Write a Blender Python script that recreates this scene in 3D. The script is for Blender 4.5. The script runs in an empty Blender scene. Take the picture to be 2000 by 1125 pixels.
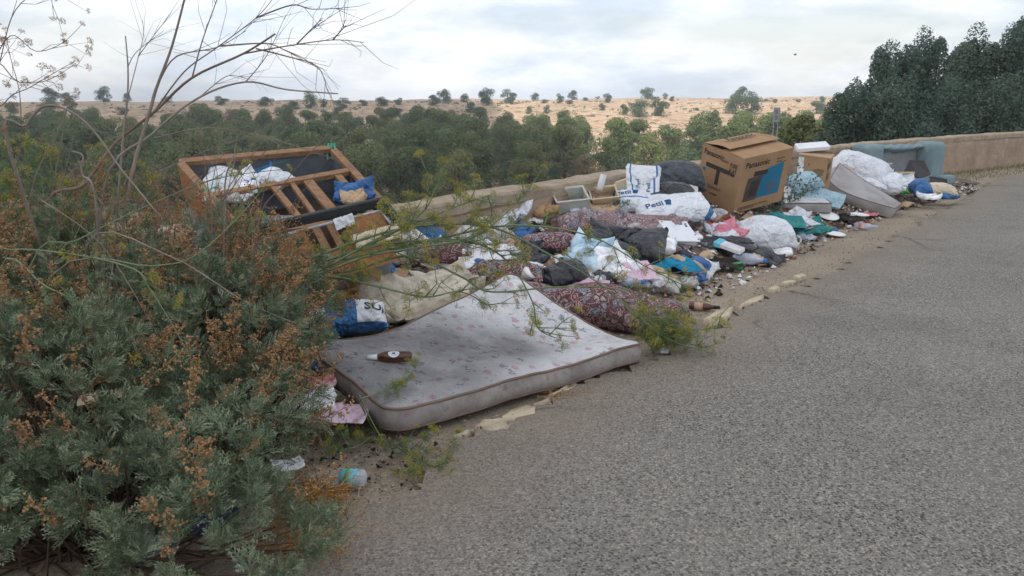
import bpy, bmesh, math, random
import numpy as np
from mathutils import Vector, Matrix, noise as mnoise
rad = math.radians
SC = bpy.context.scene
COL = SC.collection
# ---------------------------------------------------------------- camera
CAM_H, PITCH, FPX = 1.6, rad(13), 1570.0
cd = bpy.data.cameras.new('camera'); cam = bpy.data.objects.new('camera', cd); COL.objects.link(cam)
cam.location = (0, 0, CAM_H); cam.rotation_euler = (rad(90) - PITCH, 0, 0)
cd.sensor_width = 36; cd.lens = 36 * FPX / 2000; cd.clip_start = .05; cd.clip_end = 6000
SC.camera = cam
# ---------------------------------------------------------------- sky and sun
SUN_EL, SUN_AZ = rad(50), rad(205)            # azimuth clockwise from +y: behind the camera, slightly to the left
to_sun = Vector((math.sin(SUN_AZ) * math.cos(SUN_EL), math.cos(SUN_AZ) * math.cos(SUN_EL), math.sin(SUN_EL)))
W = bpy.data.worlds.new('World'); SC.world = W; W.use_nodes = True
nt = W.node_tree; nt.nodes.clear()
def wn(t, **k):
    n = nt.nodes.new(t)
    for a, v in k.items(): setattr(n, a, v)
    return n
wo = wn('ShaderNodeOutputWorld'); wb = wn('ShaderNodeBackground'); wb.inputs[1].default_value = .1
sk = wn('ShaderNodeTexSky', sky_type='NISHITA', sun_disc=False); sk.sun_elevation = SUN_EL; sk.sun_rotation = SUN_AZ
sk.air_density = 1.2; sk.dust_density = 2.0
tc = wn('ShaderNodeTexCoord'); mp = wn('ShaderNodeMapping'); mp.inputs['Scale'].default_value = (1.0, 1.0, 3.2)
mp.inputs['Location'].default_value = (3.1, .4, .2)
n1 = wn('ShaderNodeTexNoise'); n1.inputs['Scale'].default_value = 2.6; n1.inputs['Detail'].default_value = 7; n1.inputs['Roughness'].default_value = .55
cr = wn('ShaderNodeValToRGB'); cr.color_ramp.elements[0].position = .36; cr.color_ramp.elements[0].color = (.48, .48, .48, 1)
cr.color_ramp.elements[1].position = .60; cr.color_ramp.elements[1].color = (1, 1, 1, 1)
n2 = wn('ShaderNodeTexNoise'); n2.inputs['Scale'].default_value = 4.2; n2.inputs['Detail'].default_value = 8; n2.inputs['Roughness'].default_value = .6
cc = wn('ShaderNodeValToRGB'); cc.color_ramp.elements[0].position = .40; cc.color_ramp.elements[0].color = (7.4, 8.2, 9.5, 1)
cc.color_ramp.elements[1].position = .57; cc.color_ramp.elements[1].color = (10.8, 10.9, 11.2, 1)
mx = wn('ShaderNodeMix', data_type='RGBA')
L = nt.links.new
L(tc.outputs['Generated'], mp.inputs[0]); L(mp.outputs[0], n1.inputs[0]); L(mp.outputs[0], n2.inputs[0])
L(n1.outputs[0], cr.inputs[0]); L(n2.outputs[0], cc.inputs[0]); L(cr.outputs[0], mx.inputs[0])
L(sk.outputs[0], mx.inputs[6]); L(cc.outputs[0], mx.inputs[7]); L(mx.outputs[2], wb.inputs[0]); L(wb.outputs[0], wo.inputs[0])
sl = bpy.data.lights.new('sun', 'SUN'); sl.energy = 3.4; sl.angle = rad(.6); sl.color = (1, .95, .86)
so = bpy.data.objects.new('sun', sl); COL.objects.link(so); so.rotation_euler = to_sun.to_track_quat('Z', 'Y').to_euler()
vs = SC.view_settings; vs.view_transform = 'Standard'; vs.look = 'None'; vs.gamma = 1; vs.exposure = 0.29; vs.use_curve_mapping = False
SC.cycles.max_bounces = 8; SC.cycles.transparent_max_bounces = 12; SC.cycles.use_denoising = True
rng = random.Random(11); NR = np.random.RandomState(5)
# ---------------------------------------------------------------- helpers
def S(r, g, b):
    f = lambda v: (v / 255 / 12.92) if v <= 10 else ((v / 255 + .055) / 1.055) ** 2.4
    return (f(r), f(g), f(b), 1)
CP, SP = math.cos(PITCH), math.sin(PITCH)
def ray(px, py):                               # photo pixel (2000 x 1125) -> direction
    u, v = (px - 1000) / FPX, -(py - 562.5) / FPX
    return Vector((u, CP + v * SP, -SP + v * CP))
def on(px, py, z=0.0):                         # point of that direction at height z
    d = ray(px, py); return Vector((0, 0, CAM_H)) + d * ((z - CAM_H) / d.z)
def at(px, py, D):                             # ... at ground distance D
    d = ray(px, py); return Vector((0, 0, CAM_H)) + d * (D / d.y)
def depth(p): return p[1] * CP - (p[2] - CAM_H) * SP
def mpp(p): return depth(p) / FPX              # metres per photo pixel there
def tag(o, label=None, cat=None, group=None, kind=None):
    for k, v in (('label', label), ('category', cat), ('group', group), ('kind', kind)):
        if v: o[k] = v
    return o
def empty(name, loc, label=None, cat=None, group=None, rz=0):
    o = bpy.data.objects.new(name, None); COL.objects.link(o); o.location = loc; o.rotation_euler.z = rz
    o.empty_display_size = .1
    return tag(o, label, cat, group)
def ortho(d):
    d = Vector(d).normalized(); a = Vector((0, 0, 1)) if abs(d.z) < .9 else Vector((1, 0, 0))
    u = d.cross(a).normalized(); return u, d.cross(u)
class MB:
    def __init__(s): s.v = []; s.f = []; s.n = 0; s.uv = None
    def add(s, V, Fc):
        V = np.asarray(V, float).reshape(-1, 3); s.v.append(V)
        s.f += [tuple(i + s.n for i in f) for f in Fc]; s.n += len(V); return s
    def obox(s, o, ex, ey, ez):
        o, ex, ey, ez = map(np.array, (o, ex, ey, ez)); o = o.astype(float)
        V = [o + i * ex + j * ey + k * ez for k in (0, 1) for j in (0, 1) for i in (0, 1)]
        Fc = [(0, 2, 3, 1), (4, 5, 7, 6), (0, 1, 5, 4), (2, 6, 7, 3), (0, 4, 6, 2), (1, 3, 7, 5)]
        if np.dot(np.cross(ex, ey), ez) < 0: Fc = [f[::-1] for f in Fc]
        return s.add(V, Fc)
    def bar(s, a, b, w, h, upv=(0, 0, 1)):
        a, b = Vector(a), Vector(b); d = (b - a); u = Vector(upv); sd = d.cross(u).normalized(); u = sd.cross(d).normalized()
        return s.obox(a - sd * w / 2 - u * h / 2, d, sd * w, u * h)
    def tube(s, pts, rs, seg=6, cap=True):
        pts = [Vector(p) for p in pts]; n = len(pts)
        if not hasattr(rs, '__len__'): rs = [rs] * n
        V = []; u = None
        for i, p in enumerate(pts):
            d = (pts[min(i + 1, n - 1)] - pts[max(i - 1, 0)]).normalized()
            if u is None: u, w = ortho(d)
            else:
                u = (u - d * u.dot(d))
                u = u.normalized() if u.length > 1e-6 else ortho(d)[0]; w = d.cross(u)
            for k in range(seg):
                a = 2 * math.pi * k / seg; V.append(p + (u * math.cos(a) + w * math.sin(a)) * rs[i])
        Fc = [(i * seg + k, i * seg + (k + 1) % seg, (i + 1) * seg + (k + 1) % seg, (i + 1) * seg + k) for i in range(n - 1) for k in range(seg)]
        if cap: Fc += [tuple(range(seg))[::-1], tuple((n - 1) * seg + k for k in range(seg))]
        return s.add([tuple(v) for v in V], Fc)
    def lathe(s, prof, o, axis, seg=16):
        o = Vector(o); ax = Vector(axis).normalized(); u, w = ortho(ax); V = []; n = len(prof)
        for h, r in prof:
            for k in range(seg):
                a = 2 * math.pi * k / seg; V.append(tuple(o + ax * h + (u * math.cos(a) + w * math.sin(a)) * r))
        Fc = [(i * seg + k, i * seg + (k + 1) % seg, (i + 1) * seg + (k + 1) % seg, (i + 1) * seg + k) for i in range(n - 1) for k in range(seg)]
        Fc += [tuple(range(seg))[::-1], tuple((n - 1) * seg + k for k in range(seg))]
        return s.add(V, Fc)
    def grid(s, P, flip=False, wrap=False):
        n, m = P.shape[:2]; Fc = []
        for i in range(n - 1):
            for j in range(m if wrap else m - 1):
                q = (i * m + j, i * m + (j + 1) % m, (i + 1) * m + (j + 1) % m, (i + 1) * m + j)
                Fc.append(q[::-1] if flip else q)
        return s.add(P.reshape(-1, 3), Fc)
    def mesh(s, name, origin=(0, 0, 0), smooth=False):
        me = bpy.data.meshes.new(name)
        V = np.concatenate(s.v) - np.array(origin, float)
        me.from_pydata(V.tolist(), [], s.f)
        if s.uv is not None:
            uv = me.uv_layers.new(name='UVMap'); a = np.concatenate(s.uv)
            li = np.empty(len(me.loops), np.int32); me.loops.foreach_get('vertex_index', li)
            uv.data.foreach_set('uv', a[li].astype(np.float32).ravel())
        if smooth: me.polygons.foreach_set('use_smooth', [True] * len(me.polygons))
        me.update(); return me
    def build(s, name, mat, parent=None, origin=None, smooth=False, bevel=0, subd=0, auto=None):
        if origin is None:
            origin = Vector((0, 0, 0)); q = parent
            while q is not None: origin = origin + q.location; q = q.parent
            origin = tuple(origin)
        me = s.mesh(name, origin, smooth)
        o = bpy.data.objects.new(name, me); COL.objects.link(o); me.materials.append(mat)
        if parent is not None: o.parent = parent
        else: o.location = origin
        if bevel: b = o.modifiers.new('b', 'BEVEL'); b.width = bevel; b.segments = 2; b.limit_method = 'ANGLE'; b.angle_limit = rad(40)
        if subd: b = o.modifiers.new('s', 'SUBSURF'); b.levels = 0; b.render_levels = subd
        return o
def copy_obj(o, parent=None, **kw):
    c = o.copy(); COL.objects.link(c); c.parent = parent
    for k, v in kw.items(): c[k] = v
    return c
def copy_tree(o, loc, rz=0, scale=1, **kw):
    c = copy_obj(o, None, **kw); c.location = loc; c.rotation_euler = (0, 0, rz); c.scale = (scale,) * 3 if not hasattr(scale, '__len__') else scale
    for ch in o.children:
        k = copy_obj(ch, c)
        for g in ch.children: copy_obj(g, k)
    return c
def smooth_line(pts, k=6):
    pts = [Vector(p) for p in pts]; out = []
    for i in range(len(pts) - 1):
        p0, p1, p2, p3 = pts[max(i - 1, 0)], pts[i], pts[i + 1], pts[min(i + 2, len(pts) - 1)]
        for j in range(k):
            t = j / k
            out.append(.5 * ((2 * p1) + (p2 - p0) * t + (2 * p0 - 5 * p1 + 4 * p2 - p3) * t * t + (3 * p1 - p0 - 3 * p2 + p3) * t ** 3))
    return out + [pts[-1]]
# ---------------------------------------------------------------- materials
class NT:
    def __init__(s, name):
        s.m = bpy.data.materials.new(name); s.m.use_nodes = True; s.t = s.m.node_tree
        s.b = s.t.nodes['Principled BSDF']; s.out = s.t.nodes['Material Output']; s.co = None
    def n(s, t, **k):
        x = s.t.nodes.new(t)
        for a, v in k.items(): setattr(x, a, v)
        return x
    def l(s, a, b): s.t.links.new(a, b)
    def coord(s, kind='Object'):
        if s.co is None: s.co = s.n('ShaderNodeTexCoord')
        return s.co.outputs[kind]
    def noise(s, scale, detail=4, rough=.55, vec=None, dist=0, out=0):
        x = s.n('ShaderNodeTexNoise'); x.inputs['Scale'].default_value = scale; x.inputs['Detail'].default_value = detail
        x.inputs['Roughness'].default_value = rough; x.inputs['Distortion'].default_value = dist
        s.l(vec if vec is not None else s.coord(), x.inputs['Vector']); return x.outputs[out]
    def voro(s, scale, vec=None, feature='F1', out='Distance', rnd=1):
        x = s.n('ShaderNodeTexVoronoi', feature=feature); x.inputs['Scale'].default_value = scale; x.inputs['Randomness'].default_value = rnd
        s.l(vec if vec is not None else s.coord(), x.inputs['Vector']); return x.outputs[out] if out else x
    def ramp(s, fac, stops, interp='LINEAR'):
        x = s.n('ShaderNodeValToRGB'); r = x.color_ramp; r.interpolation = interp
        while len(r.elements) < len(stops): r.elements.new(.5)
        for e, (p, c) in zip(r.elements, stops):
            e.position = p; e.color = c if hasattr(c, '__len__') else (c, c, c, 1)
        s.l(fac, x.inputs[0]); return x.outputs[0]
    def mix(s, fac, a, b, mode='MIX'):
        x = s.n('ShaderNodeMix', data_type='RGBA', blend_type=mode)
        for sock, v in ((x.inputs[0], fac), (x.inputs[6], a), (x.inputs[7], b)):
            if hasattr(v, 'is_linked'): s.l(v, sock)
            else: sock.default_value = v
        return x.outputs[2]
    def math(s, op, a, b=None, c=None):
        x = s.n('ShaderNodeMath', operation=op)
        for i, v in enumerate((a, b, c)):
            if v is None: continue
            if hasattr(v, 'is_linked'): s.l(v, x.inputs[i])
            else: x.inputs[i].default_value = v
        return x.outputs[0]
    def bump(s, h, strength=.3, dist=.01):
        x = s.n('ShaderNodeBump'); x.inputs['Strength'].default_value = strength; x.inputs['Distance'].default_value = dist
        s.l(h, x.inputs['Height']); s.l(x.outputs[0], s.b.inputs['Normal']); return x.outputs[0]
    def set(s, col=None, rough=.8, spec=.3, metal=0):
        if col is not None:
            if hasattr(col, 'is_linked'): s.l(col, s.b.inputs['Base Color'])
            else: s.b.inputs['Base Color'].default_value = col
        if hasattr(rough, 'is_linked'): s.l(rough, s.b.inputs['Roughness'])
        else: s.b.inputs['Roughness'].default_value = rough
        s.b.inputs['Specular IOR Level'].default_value = spec; s.b.inputs['Metallic'].default_value = metal
        return s.m
_mats = {}
def plain(name, c1, c2=None, scale=6, dirt=None, dscale=3, damt=.5, rough=.75, spec=.3, bs=40, bst=.25, bd=.004, metal=0):
    if name in _mats: return _mats[name]
    t = NT(name); col = c1
    if c2 is not None: col = t.mix(t.ramp(t.noise(scale, 6), [(.3, 0), (.7, 1)]), c1, c2)
    if dirt is not None:
        f = t.ramp(t.noise(dscale, 8, .65), [(.62 - .3 * damt, 0), (.78, .85)])
        col = t.mix(f, col, dirt)
    t.bump(t.noise(bs, 6, .6), bst, bd)
    _mats[name] = t.set(col, rough, spec, metal); return t.m
def foliage(name, c1, c2, c3=None, transl=.3, scale=1.5, objrand=True, rough=.6):
    t = NT(name); f = t.ramp(t.noise(scale, 3), [(.35, 0), (.65, 1)]); col = t.mix(f, c1, c2)
    if c3 is not None and objrand:
        oi = t.n('ShaderNodeObjectInfo'); col = t.mix(t.ramp(oi.outputs['Random'], [(.35, 0), (1, .8)]), col, c3)
    elif c3 is not None:
        col = t.mix(t.ramp(t.noise(scale * 9, 2), [(.5, 0), (.6, 1)]), col, c3)
    t.set(col, rough, .25)
    tr = t.n('ShaderNodeBsdfTranslucent'); t.l(col, tr.inputs[0]); ms = t.n('ShaderNodeMixShader'); ms.inputs[0].default_value = transl
    t.l(t.b.outputs[0], ms.inputs[1]); t.l(tr.outputs[0], ms.inputs[2]); t.l(ms.outputs[0], t.out.inputs[0]); return t.m
def clearplastic(name, tint=(.9, .93, .96, 1), alpha=.35, rough=.15):
    t = NT(name); t.set(tint, rough, .6)
    tp = t.n('ShaderNodeBsdfTransparent'); tp.inputs[0].default_value = tint
    f = t.n('ShaderNodeFresnel'); f.inputs[0].default_value = 1.4
    fac = t.math('ADD', t.math('MULTIPLY', f.outputs[0], .8), t.ramp(t.noise(7, 5), [(.35, alpha * .5), (.75, alpha * 1.5)])); fac = t.math('MINIMUM', fac, 1)
    ms = t.n('ShaderNodeMixShader'); t.l(fac, ms.inputs[0]); t.l(tp.outputs[0], ms.inputs[1]); t.l(t.b.outputs[0], ms.inputs[2]); t.l(ms.outputs[0], t.out.inputs[0])
    t.bump(t.noise(25, 5), .4, .01); return t.m
# ================================================================= SETTING
WALL = np.array([(-30, 4.2), (-8, 5.3), (-4, 5.95), (-2.2, 6.3), (-1.1, 6.75), (-.3, 7.4), (2.6, 11.3), (6.05, 15.3), (13.7, 21.8), (24, 29), (46, 42)], float)
WL = np.array([tuple(p)[:2] for p in smooth_line([(x, y, 0) for x, y in WALL], 14)])
def wall_sd(x, y):                              # signed distance to the wall line, positive on the valley side
    x, y = np.asarray(x, float), np.asarray(y, float); best = np.full(x.shape, 1e9); sg = np.ones(x.shape); ux = np.zeros(x.shape)
    for a, b in zip(WL[:-1:2], WL[2::2]):
        e = b - a; l2 = e @ e; t = np.clip(((x - a[0]) * e[0] + (y - a[1]) * e[1]) / l2, 0, 1)
        dx, dy = x - a[0] - t * e[0], y - a[1] - t * e[1]; d = np.hypot(dx, dy); m = d < best
        best = np.where(m, d, best); sg = np.where(m, np.sign(e[0] * dy - e[1] * dx), sg); ux = np.where(m, a[0] + t * e[0], ux)
    return best * sg, ux
def vnoise(x, y, s, seed=0.0):
    x, y = np.broadcast_arrays(np.asarray(x, float), np.asarray(y, float))
    return np.array([mnoise.noise((a * s + seed, b * s - seed, seed * 1.7)) for a, b in zip(x.ravel(), y.ravel())]).reshape(x.shape)
PX = [-9, -3.2, -1.6, 0, 2.6, 4.6, 6.5, 8.5, 9.5]; PA = [.0, .16, .34, .46, .50, .40, .26, .10, 0]
def pile(x, y, rough=True):                     # height of the rubbish mound against the wall
    sd, ux = wall_sd(x, y); a = np.interp(ux, PX, PA); s_in = -sd - .15
    wdt = np.interp(ux, [-4, -1, 1, 2.6, 4.6, 6.5, 9], [2.3, 1.85, 1.5, 1.75, 1.95, 1.9, 1.3])
    t = np.clip(1 - s_in / wdt, 0, 1); h = a * t ** .7
    if rough: h = h + (vnoise(x, y, 2.3, 3.) * .05 + vnoise(x, y, 6, 1.) * .025) * np.clip(h * 8, 0, 1)
    return np.maximum(h, 0)
def pile1(x, y): return float(pile(np.array([x]), np.array([y]))[0])
def onpile(px, py, lift=0.0):
    d = ray(px, py); o = Vector((0, 0, CAM_H)); ts = np.linspace(3.0, 22, 260)
    xs, ys, zs = d.x * ts, d.y * ts, CAM_H + d.z * ts
    hit = np.nonzero(zs <= pile(xs, ys, False) + lift)[0]
    return o + d * float(ts[hit[0]]) if len(hit) else on(px, py, lift)
# ---- terrain: valley and the plateau across it
PD = [0, 6, 14, 30, 60, 90, 120, 150, 200, 250, 290, 360, 500, 900]; PZ = [-.12, -1.6, -3.4, -6.2, -9.0, -9.6, -8.6, -6.6, -2.7, .6, 2.0, 2.6, 2.2, -4]
def terrain_z(x, y, detail=True):
    x, y = np.asarray(x, float), np.asarray(y, float)
    sd, _ = wall_sd(x, y); r = np.hypot(x, y); az = np.arctan2(x, np.maximum(y, 1e-3))
    eff = np.minimum(np.maximum(sd, 0), np.maximum(sd, 0) * .5 + r * .5)
    k = np.clip((r - 40) / 60, 0, 1); eff = eff * (1 - k) + r * k
    z = np.interp(eff, PD, PZ)
    z = z + np.clip((r - 120) / 150, 0, 1) * (az * 2.2) * (r < 1500)
    near = np.clip((az - .2) * 3, 0, 1) * np.clip((60 - r) / 20, 0, 1); z = z * (1 - .62 * near)
    if detail:
        z = z + vnoise(x, y, .02, 7.) * np.clip((r - 40) / 60, 0, 1) * 1.5 + vnoise(x, y, .09, 2.) * np.clip((r - 20) / 40, 0, 1) * .5
    return np.where(sd < .1, -.12, z)
rs = np.concatenate([np.linspace(.5, 30, 45), np.geomspace(31, 400, 110), np.geomspace(420, 900, 8)])
az = np.concatenate([np.linspace(-math.pi, -.95, 26)[:-1], np.linspace(-.95, .95, 150), np.linspace(.95, math.pi, 26)[1:-1]])
A, R = np.meshgrid(az, rs); X, Y = R * np.sin(A), R * np.cos(A)
t = NT('hillside soil')
pos = t.n('ShaderNodeNewGeometry').outputs['Position']
c = t.mix(t.ramp(t.noise(.05, 8, .6, pos), [(.35, 0), (.65, 1)]), S(174, 146, 120), S(200, 174, 146))
c = t.mix(t.ramp(t.noise(.35, 8, .7, pos), [(.46, 0), (.62, .9)]), c, S(124, 106, 84))
c = t.mix(t.ramp(t.noise(.9, 6, .75, pos), [(.60, 0), (.66, .9)]), c, S(222, 208, 186))
t.bump(t.noise(.6, 8, .7, pos), .8, .5); m_soil = t.set(c, .95, .1)
o = MB().grid(np.stack([X, Y, terrain_z(X, Y)], -1), wrap=True).build('terrain', m_soil, smooth=True); tag(o, kind='structure')
# ---- ground on the road side of the wall (lay-by) and the mound of trodden rubbish
gx = np.concatenate([np.linspace(-26, -6, 22), np.linspace(-5.7, 10, 190), np.linspace(10.4, 40, 60)])
gy = np.concatenate([np.linspace(-20, 1, 20), np.linspace(1.1, 17, 190), np.linspace(17.3, 40, 60)])
GX, GY = np.meshgrid(gx, gy)
EDGE = smooth_line([(-9.5, -6, 0), (-2.9, .9, 0), tuple(on(690, 985)), tuple(on(880, 862)), tuple(on(1120, 752)), tuple(on(1300, 672)), tuple(on(1470, 590)), tuple(on(1600, 535)), tuple(on(1720, 470)), tuple(on(1815, 420)), tuple(on(1890, 378)), tuple(on(1990, 340)), (17.5, 22.0, 0), (28, 29, 0), (50, 41, 0)], 10)
EA = np.array([(p.x, p.y) for p in EDGE])
def edge_sd(x, y):                              # positive on the verge side of the asphalt edge
    x, y = np.asarray(x, float), np.asarray(y, float); best = np.full(x.shape, 1e9); sg = np.ones(x.shape)
    for a, b in zip(EA[:-1], EA[1:]):
        e = b - a; tt = np.clip(((x - a[0]) * e[0] + (y - a[1]) * e[1]) / (e @ e), 0, 1)
        dx, dy = x - a[0] - tt * e[0], y - a[1] - tt * e[1]; d = np.hypot(dx, dy); m = d < best
        best = np.where(m, d, best); sg = np.where(m, np.sign(e[0] * dy - e[1] * dx), sg)
    return best * sg
t = NT('verge ground')
pos = t.n('ShaderNodeNewGeometry').outputs['Position']
c = t.mix(t.ramp(t.noise(1.3, 6, .6, pos), [(.35, 0), (.65, 1)]), S(146, 134, 118), S(168, 154, 134))
c = t.mix(t.ramp(t.noise(55, 3, .6, pos), [(.45, 0), (.62, .7)]), c, S(118, 108, 97))
c = t.mix(t.ramp(t.voro(70, pos), [(.1, .8), (.28, 0)]), c, S(186, 174, 156))
c = t.mix(t.ramp(t.noise(1.1, 7, .65, pos), [(.56, 0), (.7, .6)]), c, S(98, 88, 78))
t.bump(t.noise(60, 6, .7, pos), .6, .012); m_verge = t.set(c, .95, .15)
zz = -.012 + vnoise(GX, GY, .9, 4.) * .012
msk = wall_sd(GX, GY)[0] < .25
def masked_grid(X, Y, Z, M):
    idx = -np.ones(X.shape, int); idx[M] = np.arange(M.sum()); V = np.stack([X[M], Y[M], Z[M]], -1)
    q = M[:-1, :-1] & M[1:, :-1] & M[:-1, 1:] & M[1:, 1:]; I, J = np.nonzero(q)
    return V, [(idx[i, j], idx[i, j + 1], idx[i + 1, j + 1], idx[i + 1, j]) for i, j in zip(I, J)]
o = MB().add(*masked_grid(GX, GY, zz, msk)).build('ground', m_verge, smooth=True); tag(o, kind='structure')
# mound
mxs, mys = np.meshgrid(np.linspace(-5.5, 9.6, 230), np.linspace(2.6, 18, 230))
mh = pile(mxs, mys); mm = (wall_sd(mxs, mys)[0] < .1) & (mh > .004)
mz = mh + vnoise(mxs, mys, 14, 2.) * .018 - .015
t = NT('trodden rubbish')
c = t.mix(t.ramp(t.noise(5, 6, .65), [(.4, 0), (.6, 1)]), S(70, 66, 62), S(108, 100, 92))
c = t.mix(t.ramp(t.voro(26, out='Color'), [(.2, 0), (.9, .7)]), c, S(150, 132, 112))
c = t.mix(t.ramp(t.noise(3, 5), [(.55, 0), (.62, .8)]), c, S(44, 42, 42))
t.bump(t.noise(40, 6, .7), 1, .02); m_mound = t.set(c, .9, .2)
o = MB().add(*masked_grid(mxs, mys, mz, mm)).build('rubbish_mound', m_mound, smooth=True)
tag(o, 'low dark mound of trodden rubbish and soil against the roadside wall', 'rubbish mound', kind='stuff')
# ---- asphalt road
t = NT('worn asphalt')
pos = t.n('ShaderNodeNewGeometry').outputs['Position']
wv = t.n('ShaderNodeVectorMath', operation='ADD'); nzc = t.n('ShaderNodeVectorMath', operation='SCALE'); nzc.inputs['Scale'].default_value = .018
t.l(t.noise(45, 3, .6, pos, out=1), nzc.inputs[0]); t.l(pos, wv.inputs[0]); t.l(nzc.outputs[0], wv.inputs[1]); wp = wv.outputs[0]
c = t.mix(t.ramp(t.noise(.5, 6, .6, pos), [(.35, 0), (.65, 1)]), S(134, 129, 121), S(151, 145, 136))
c = t.mix(t.ramp(t.noise(140, 3, .7, pos), [(.3, 0), (.7, .75)]), c, S(116, 113, 110))
vg = t.voro(130, wp, out=None); sgc = t.n('ShaderNodeSeparateColor'); t.l(vg.outputs['Color'], sgc.inputs[0])
c = t.mix(.75, c, t.mix(t.ramp(sgc.outputs[0], [(0, 0), (1, 1)]), S(96, 92, 88), S(196, 190, 180))) if False else t.mix(t.ramp(sgc.outputs[0], [(.0, .62), (.38, 0)]), t.mix(t.ramp(sgc.outputs[1], [(.55, 0), (1, .6)]), c, S(198, 189, 174)), S(90, 85, 80))
v1 = t.voro(58, wp, out=None); dark = t.math('MULTIPLY', t.ramp(v1.outputs['Distance'], [(.34, 1), (.42, 0)]), t.ramp(v1.outputs['Color'], [(.40, 0), (.55, 1)]))
v2 = t.voro(98, wp, out=None); dark2 = t.math('MULTIPLY', t.ramp(v2.outputs['Distance'], [(.30, 1), (.38, 0)]), t.ramp(v2.outputs['Color'], [(.5, 0), (.6, .8)]))
patch = t.ramp(t.noise(1.1, 6, .65, pos), [(.30, .35), (.6, 1)])
dk = t.math('MULTIPLY', t.math('MAXIMUM', dark, dark2), patch)
c = t.mix(t.math('MULTIPLY', dk, .85), c, S(60, 58, 60))
lite = t.ramp(t.voro(95, pos), [(.06, .55), (.2, 0)]); c = t.mix(lite, c, S(196, 188, 174))
at_ = t.n('ShaderNodeAttribute', attribute_name='verge'); dust = t.math('MULTIPLY', at_.outputs['Fac'], t.ramp(t.noise(2.2, 6, .65, pos), [(.25, .5), (.6, 1)]))
c = t.mix(dust, c, t.mix(t.ramp(t.noise(90, 3, .6, pos), [(.35, 0), (.65, 1)]), S(120, 109, 97), S(163, 150, 132)))
wk = t.n('ShaderNodeVectorMath', operation='ADD'); nk = t.n('ShaderNodeVectorMath', operation='SCALE'); nk.inputs['Scale'].default_value = .5
t.l(t.noise(1.6, 5, .6, pos, out=1), nk.inputs[0]); t.l(pos, wk.inputs[0]); t.l(nk.outputs[0], wk.inputs[1])
crk = t.math('MULTIPLY', t.ramp(t.voro(.42, wk.outputs[0], 'DISTANCE_TO_EDGE'), [(.004, 1), (.011, 0)]), t.ramp(t.noise(.8, 3, .5, pos), [(.48, 0), (.58, 1)]))
c = t.mix(t.math('MULTIPLY', t.math('MULTIPLY', crk, .8), t.n('ShaderNodeAttribute', attribute_name='verge').outputs['Fac']), c, S(66, 62, 60))
c = t.mix(t.ramp(t.noise(.35, 5, .6, pos), [(.45, 0), (.7, .5)]), c, S(112, 109, 108), 'MULTIPLY') if False else c
stain = t.ramp(t.noise(.55, 7, .68, pos), [(.50, 0), (.66, .34)]); c = t.mix(stain, c, S(104, 101, 100))
hgt = t.math('SUBTRACT', t.noise(110, 4, .7, pos), t.math('MULTIPLY', dk, .9))
t.bump(hgt, .9, .008); m_road = t.set(c, .88, .25)
rx = np.concatenate([np.linspace(-10, -3.1, 12), np.linspace(-3, 12, 150), np.linspace(12.5, 60, 60)])
ry = np.concatenate([np.linspace(-25, .5, 24), np.linspace(.6, 20, 180), np.linspace(20.4, 45, 60)])
RX, RY = np.meshgrid(rx, ry); es = edge_sd(RX, RY)
wob = vnoise(RX, RY, 2.2, 9.) * .1 + vnoise(RX, RY, 7, 5.) * .035
rm = es + wob < .0
ob = MB().add(*masked_grid(RX, RY, .006 + np.clip(-(es + wob), 0, .1) * .12 + vnoise(RX, RY, .5, 3) * .004, rm)).build('road', m_road, smooth=True); tag(ob, kind='structure')
a = ob.data.attributes.new('verge', 'FLOAT', 'POINT'); a.data.foreach_set('value', np.clip(1.05 + (es + wob)[rm] / .75, 0, 1).astype(np.float32))
# ---- roadside wall
t = NT('old render')
pos = t.coord()
c = t.mix(t.ramp(t.noise(1.6, 7, .65), [(.35, 0), (.65, 1)]), S(164, 142, 124), S(186, 164, 144))
c = t.mix(t.ramp(t.noise(9, 6, .7), [(.52, 0), (.7, .6)]), c, S(136, 116, 102))
c = t.mix(t.ramp(t.noise(3.5, 8, .7), [(.6, 0), (.66, .8)]), c, S(200, 184, 162))
t.bump(t.noise(14, 8, .75), 1, .04); m_wall = t.set(c, .95, .1)
t = NT('worn coping')
c = t.mix(t.ramp(t.noise(3, 7, .65), [(.35, 0), (.65, 1)]), S(176, 158, 136), S(200, 184, 162))
c = t.mix(t.ramp(t.noise(14, 6, .7), [(.55, 0), (.7, .7)]), c, S(128, 110, 94)); t.bump(t.noise(18, 8, .75), 1, .05); m_cope = t.set(c, .95, .1)
arc = np.concatenate([[0], np.cumsum(np.linalg.norm(np.diff(WL, axis=0), axis=1))]); U = np.arange(0, arc[-1], .16)
wx, wy = np.interp(U, arc, WL[:, 0]), np.interp(U, arc, WL[:, 1])
tx, ty = np.gradient(wx), np.gradient(wy); ln = np.hypot(tx, ty); nx_, ny_ = -ty / ln, tx / ln     # towards the valley
htop = np.interp(wx, [-8, -2.2, -.9, -.3, 2.6, 13.7], [.62, .66, .74, .8, .8, .86]) + vnoise(U, U * 0, .8, 2.) * .015 + vnoise(U, U * 0, 4, 6.) * .02
def wrow(off, z, amp, seed):
    w = off + vnoise(U, U * 0 + z, 1.7, seed) * amp + vnoise(U, U * 0 + z, 6, seed + 3) * amp * .5
    return np.stack([wx + nx_ * w, wy + ny_ * w, np.broadcast_to(z, U.shape)], -1)
wr = empty('roadside_wall', tuple(WL[70]) + (0,), 'long low tan rendered wall with worn pale coping curving along the lay-by', 'wall')
low = htop - .07
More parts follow.
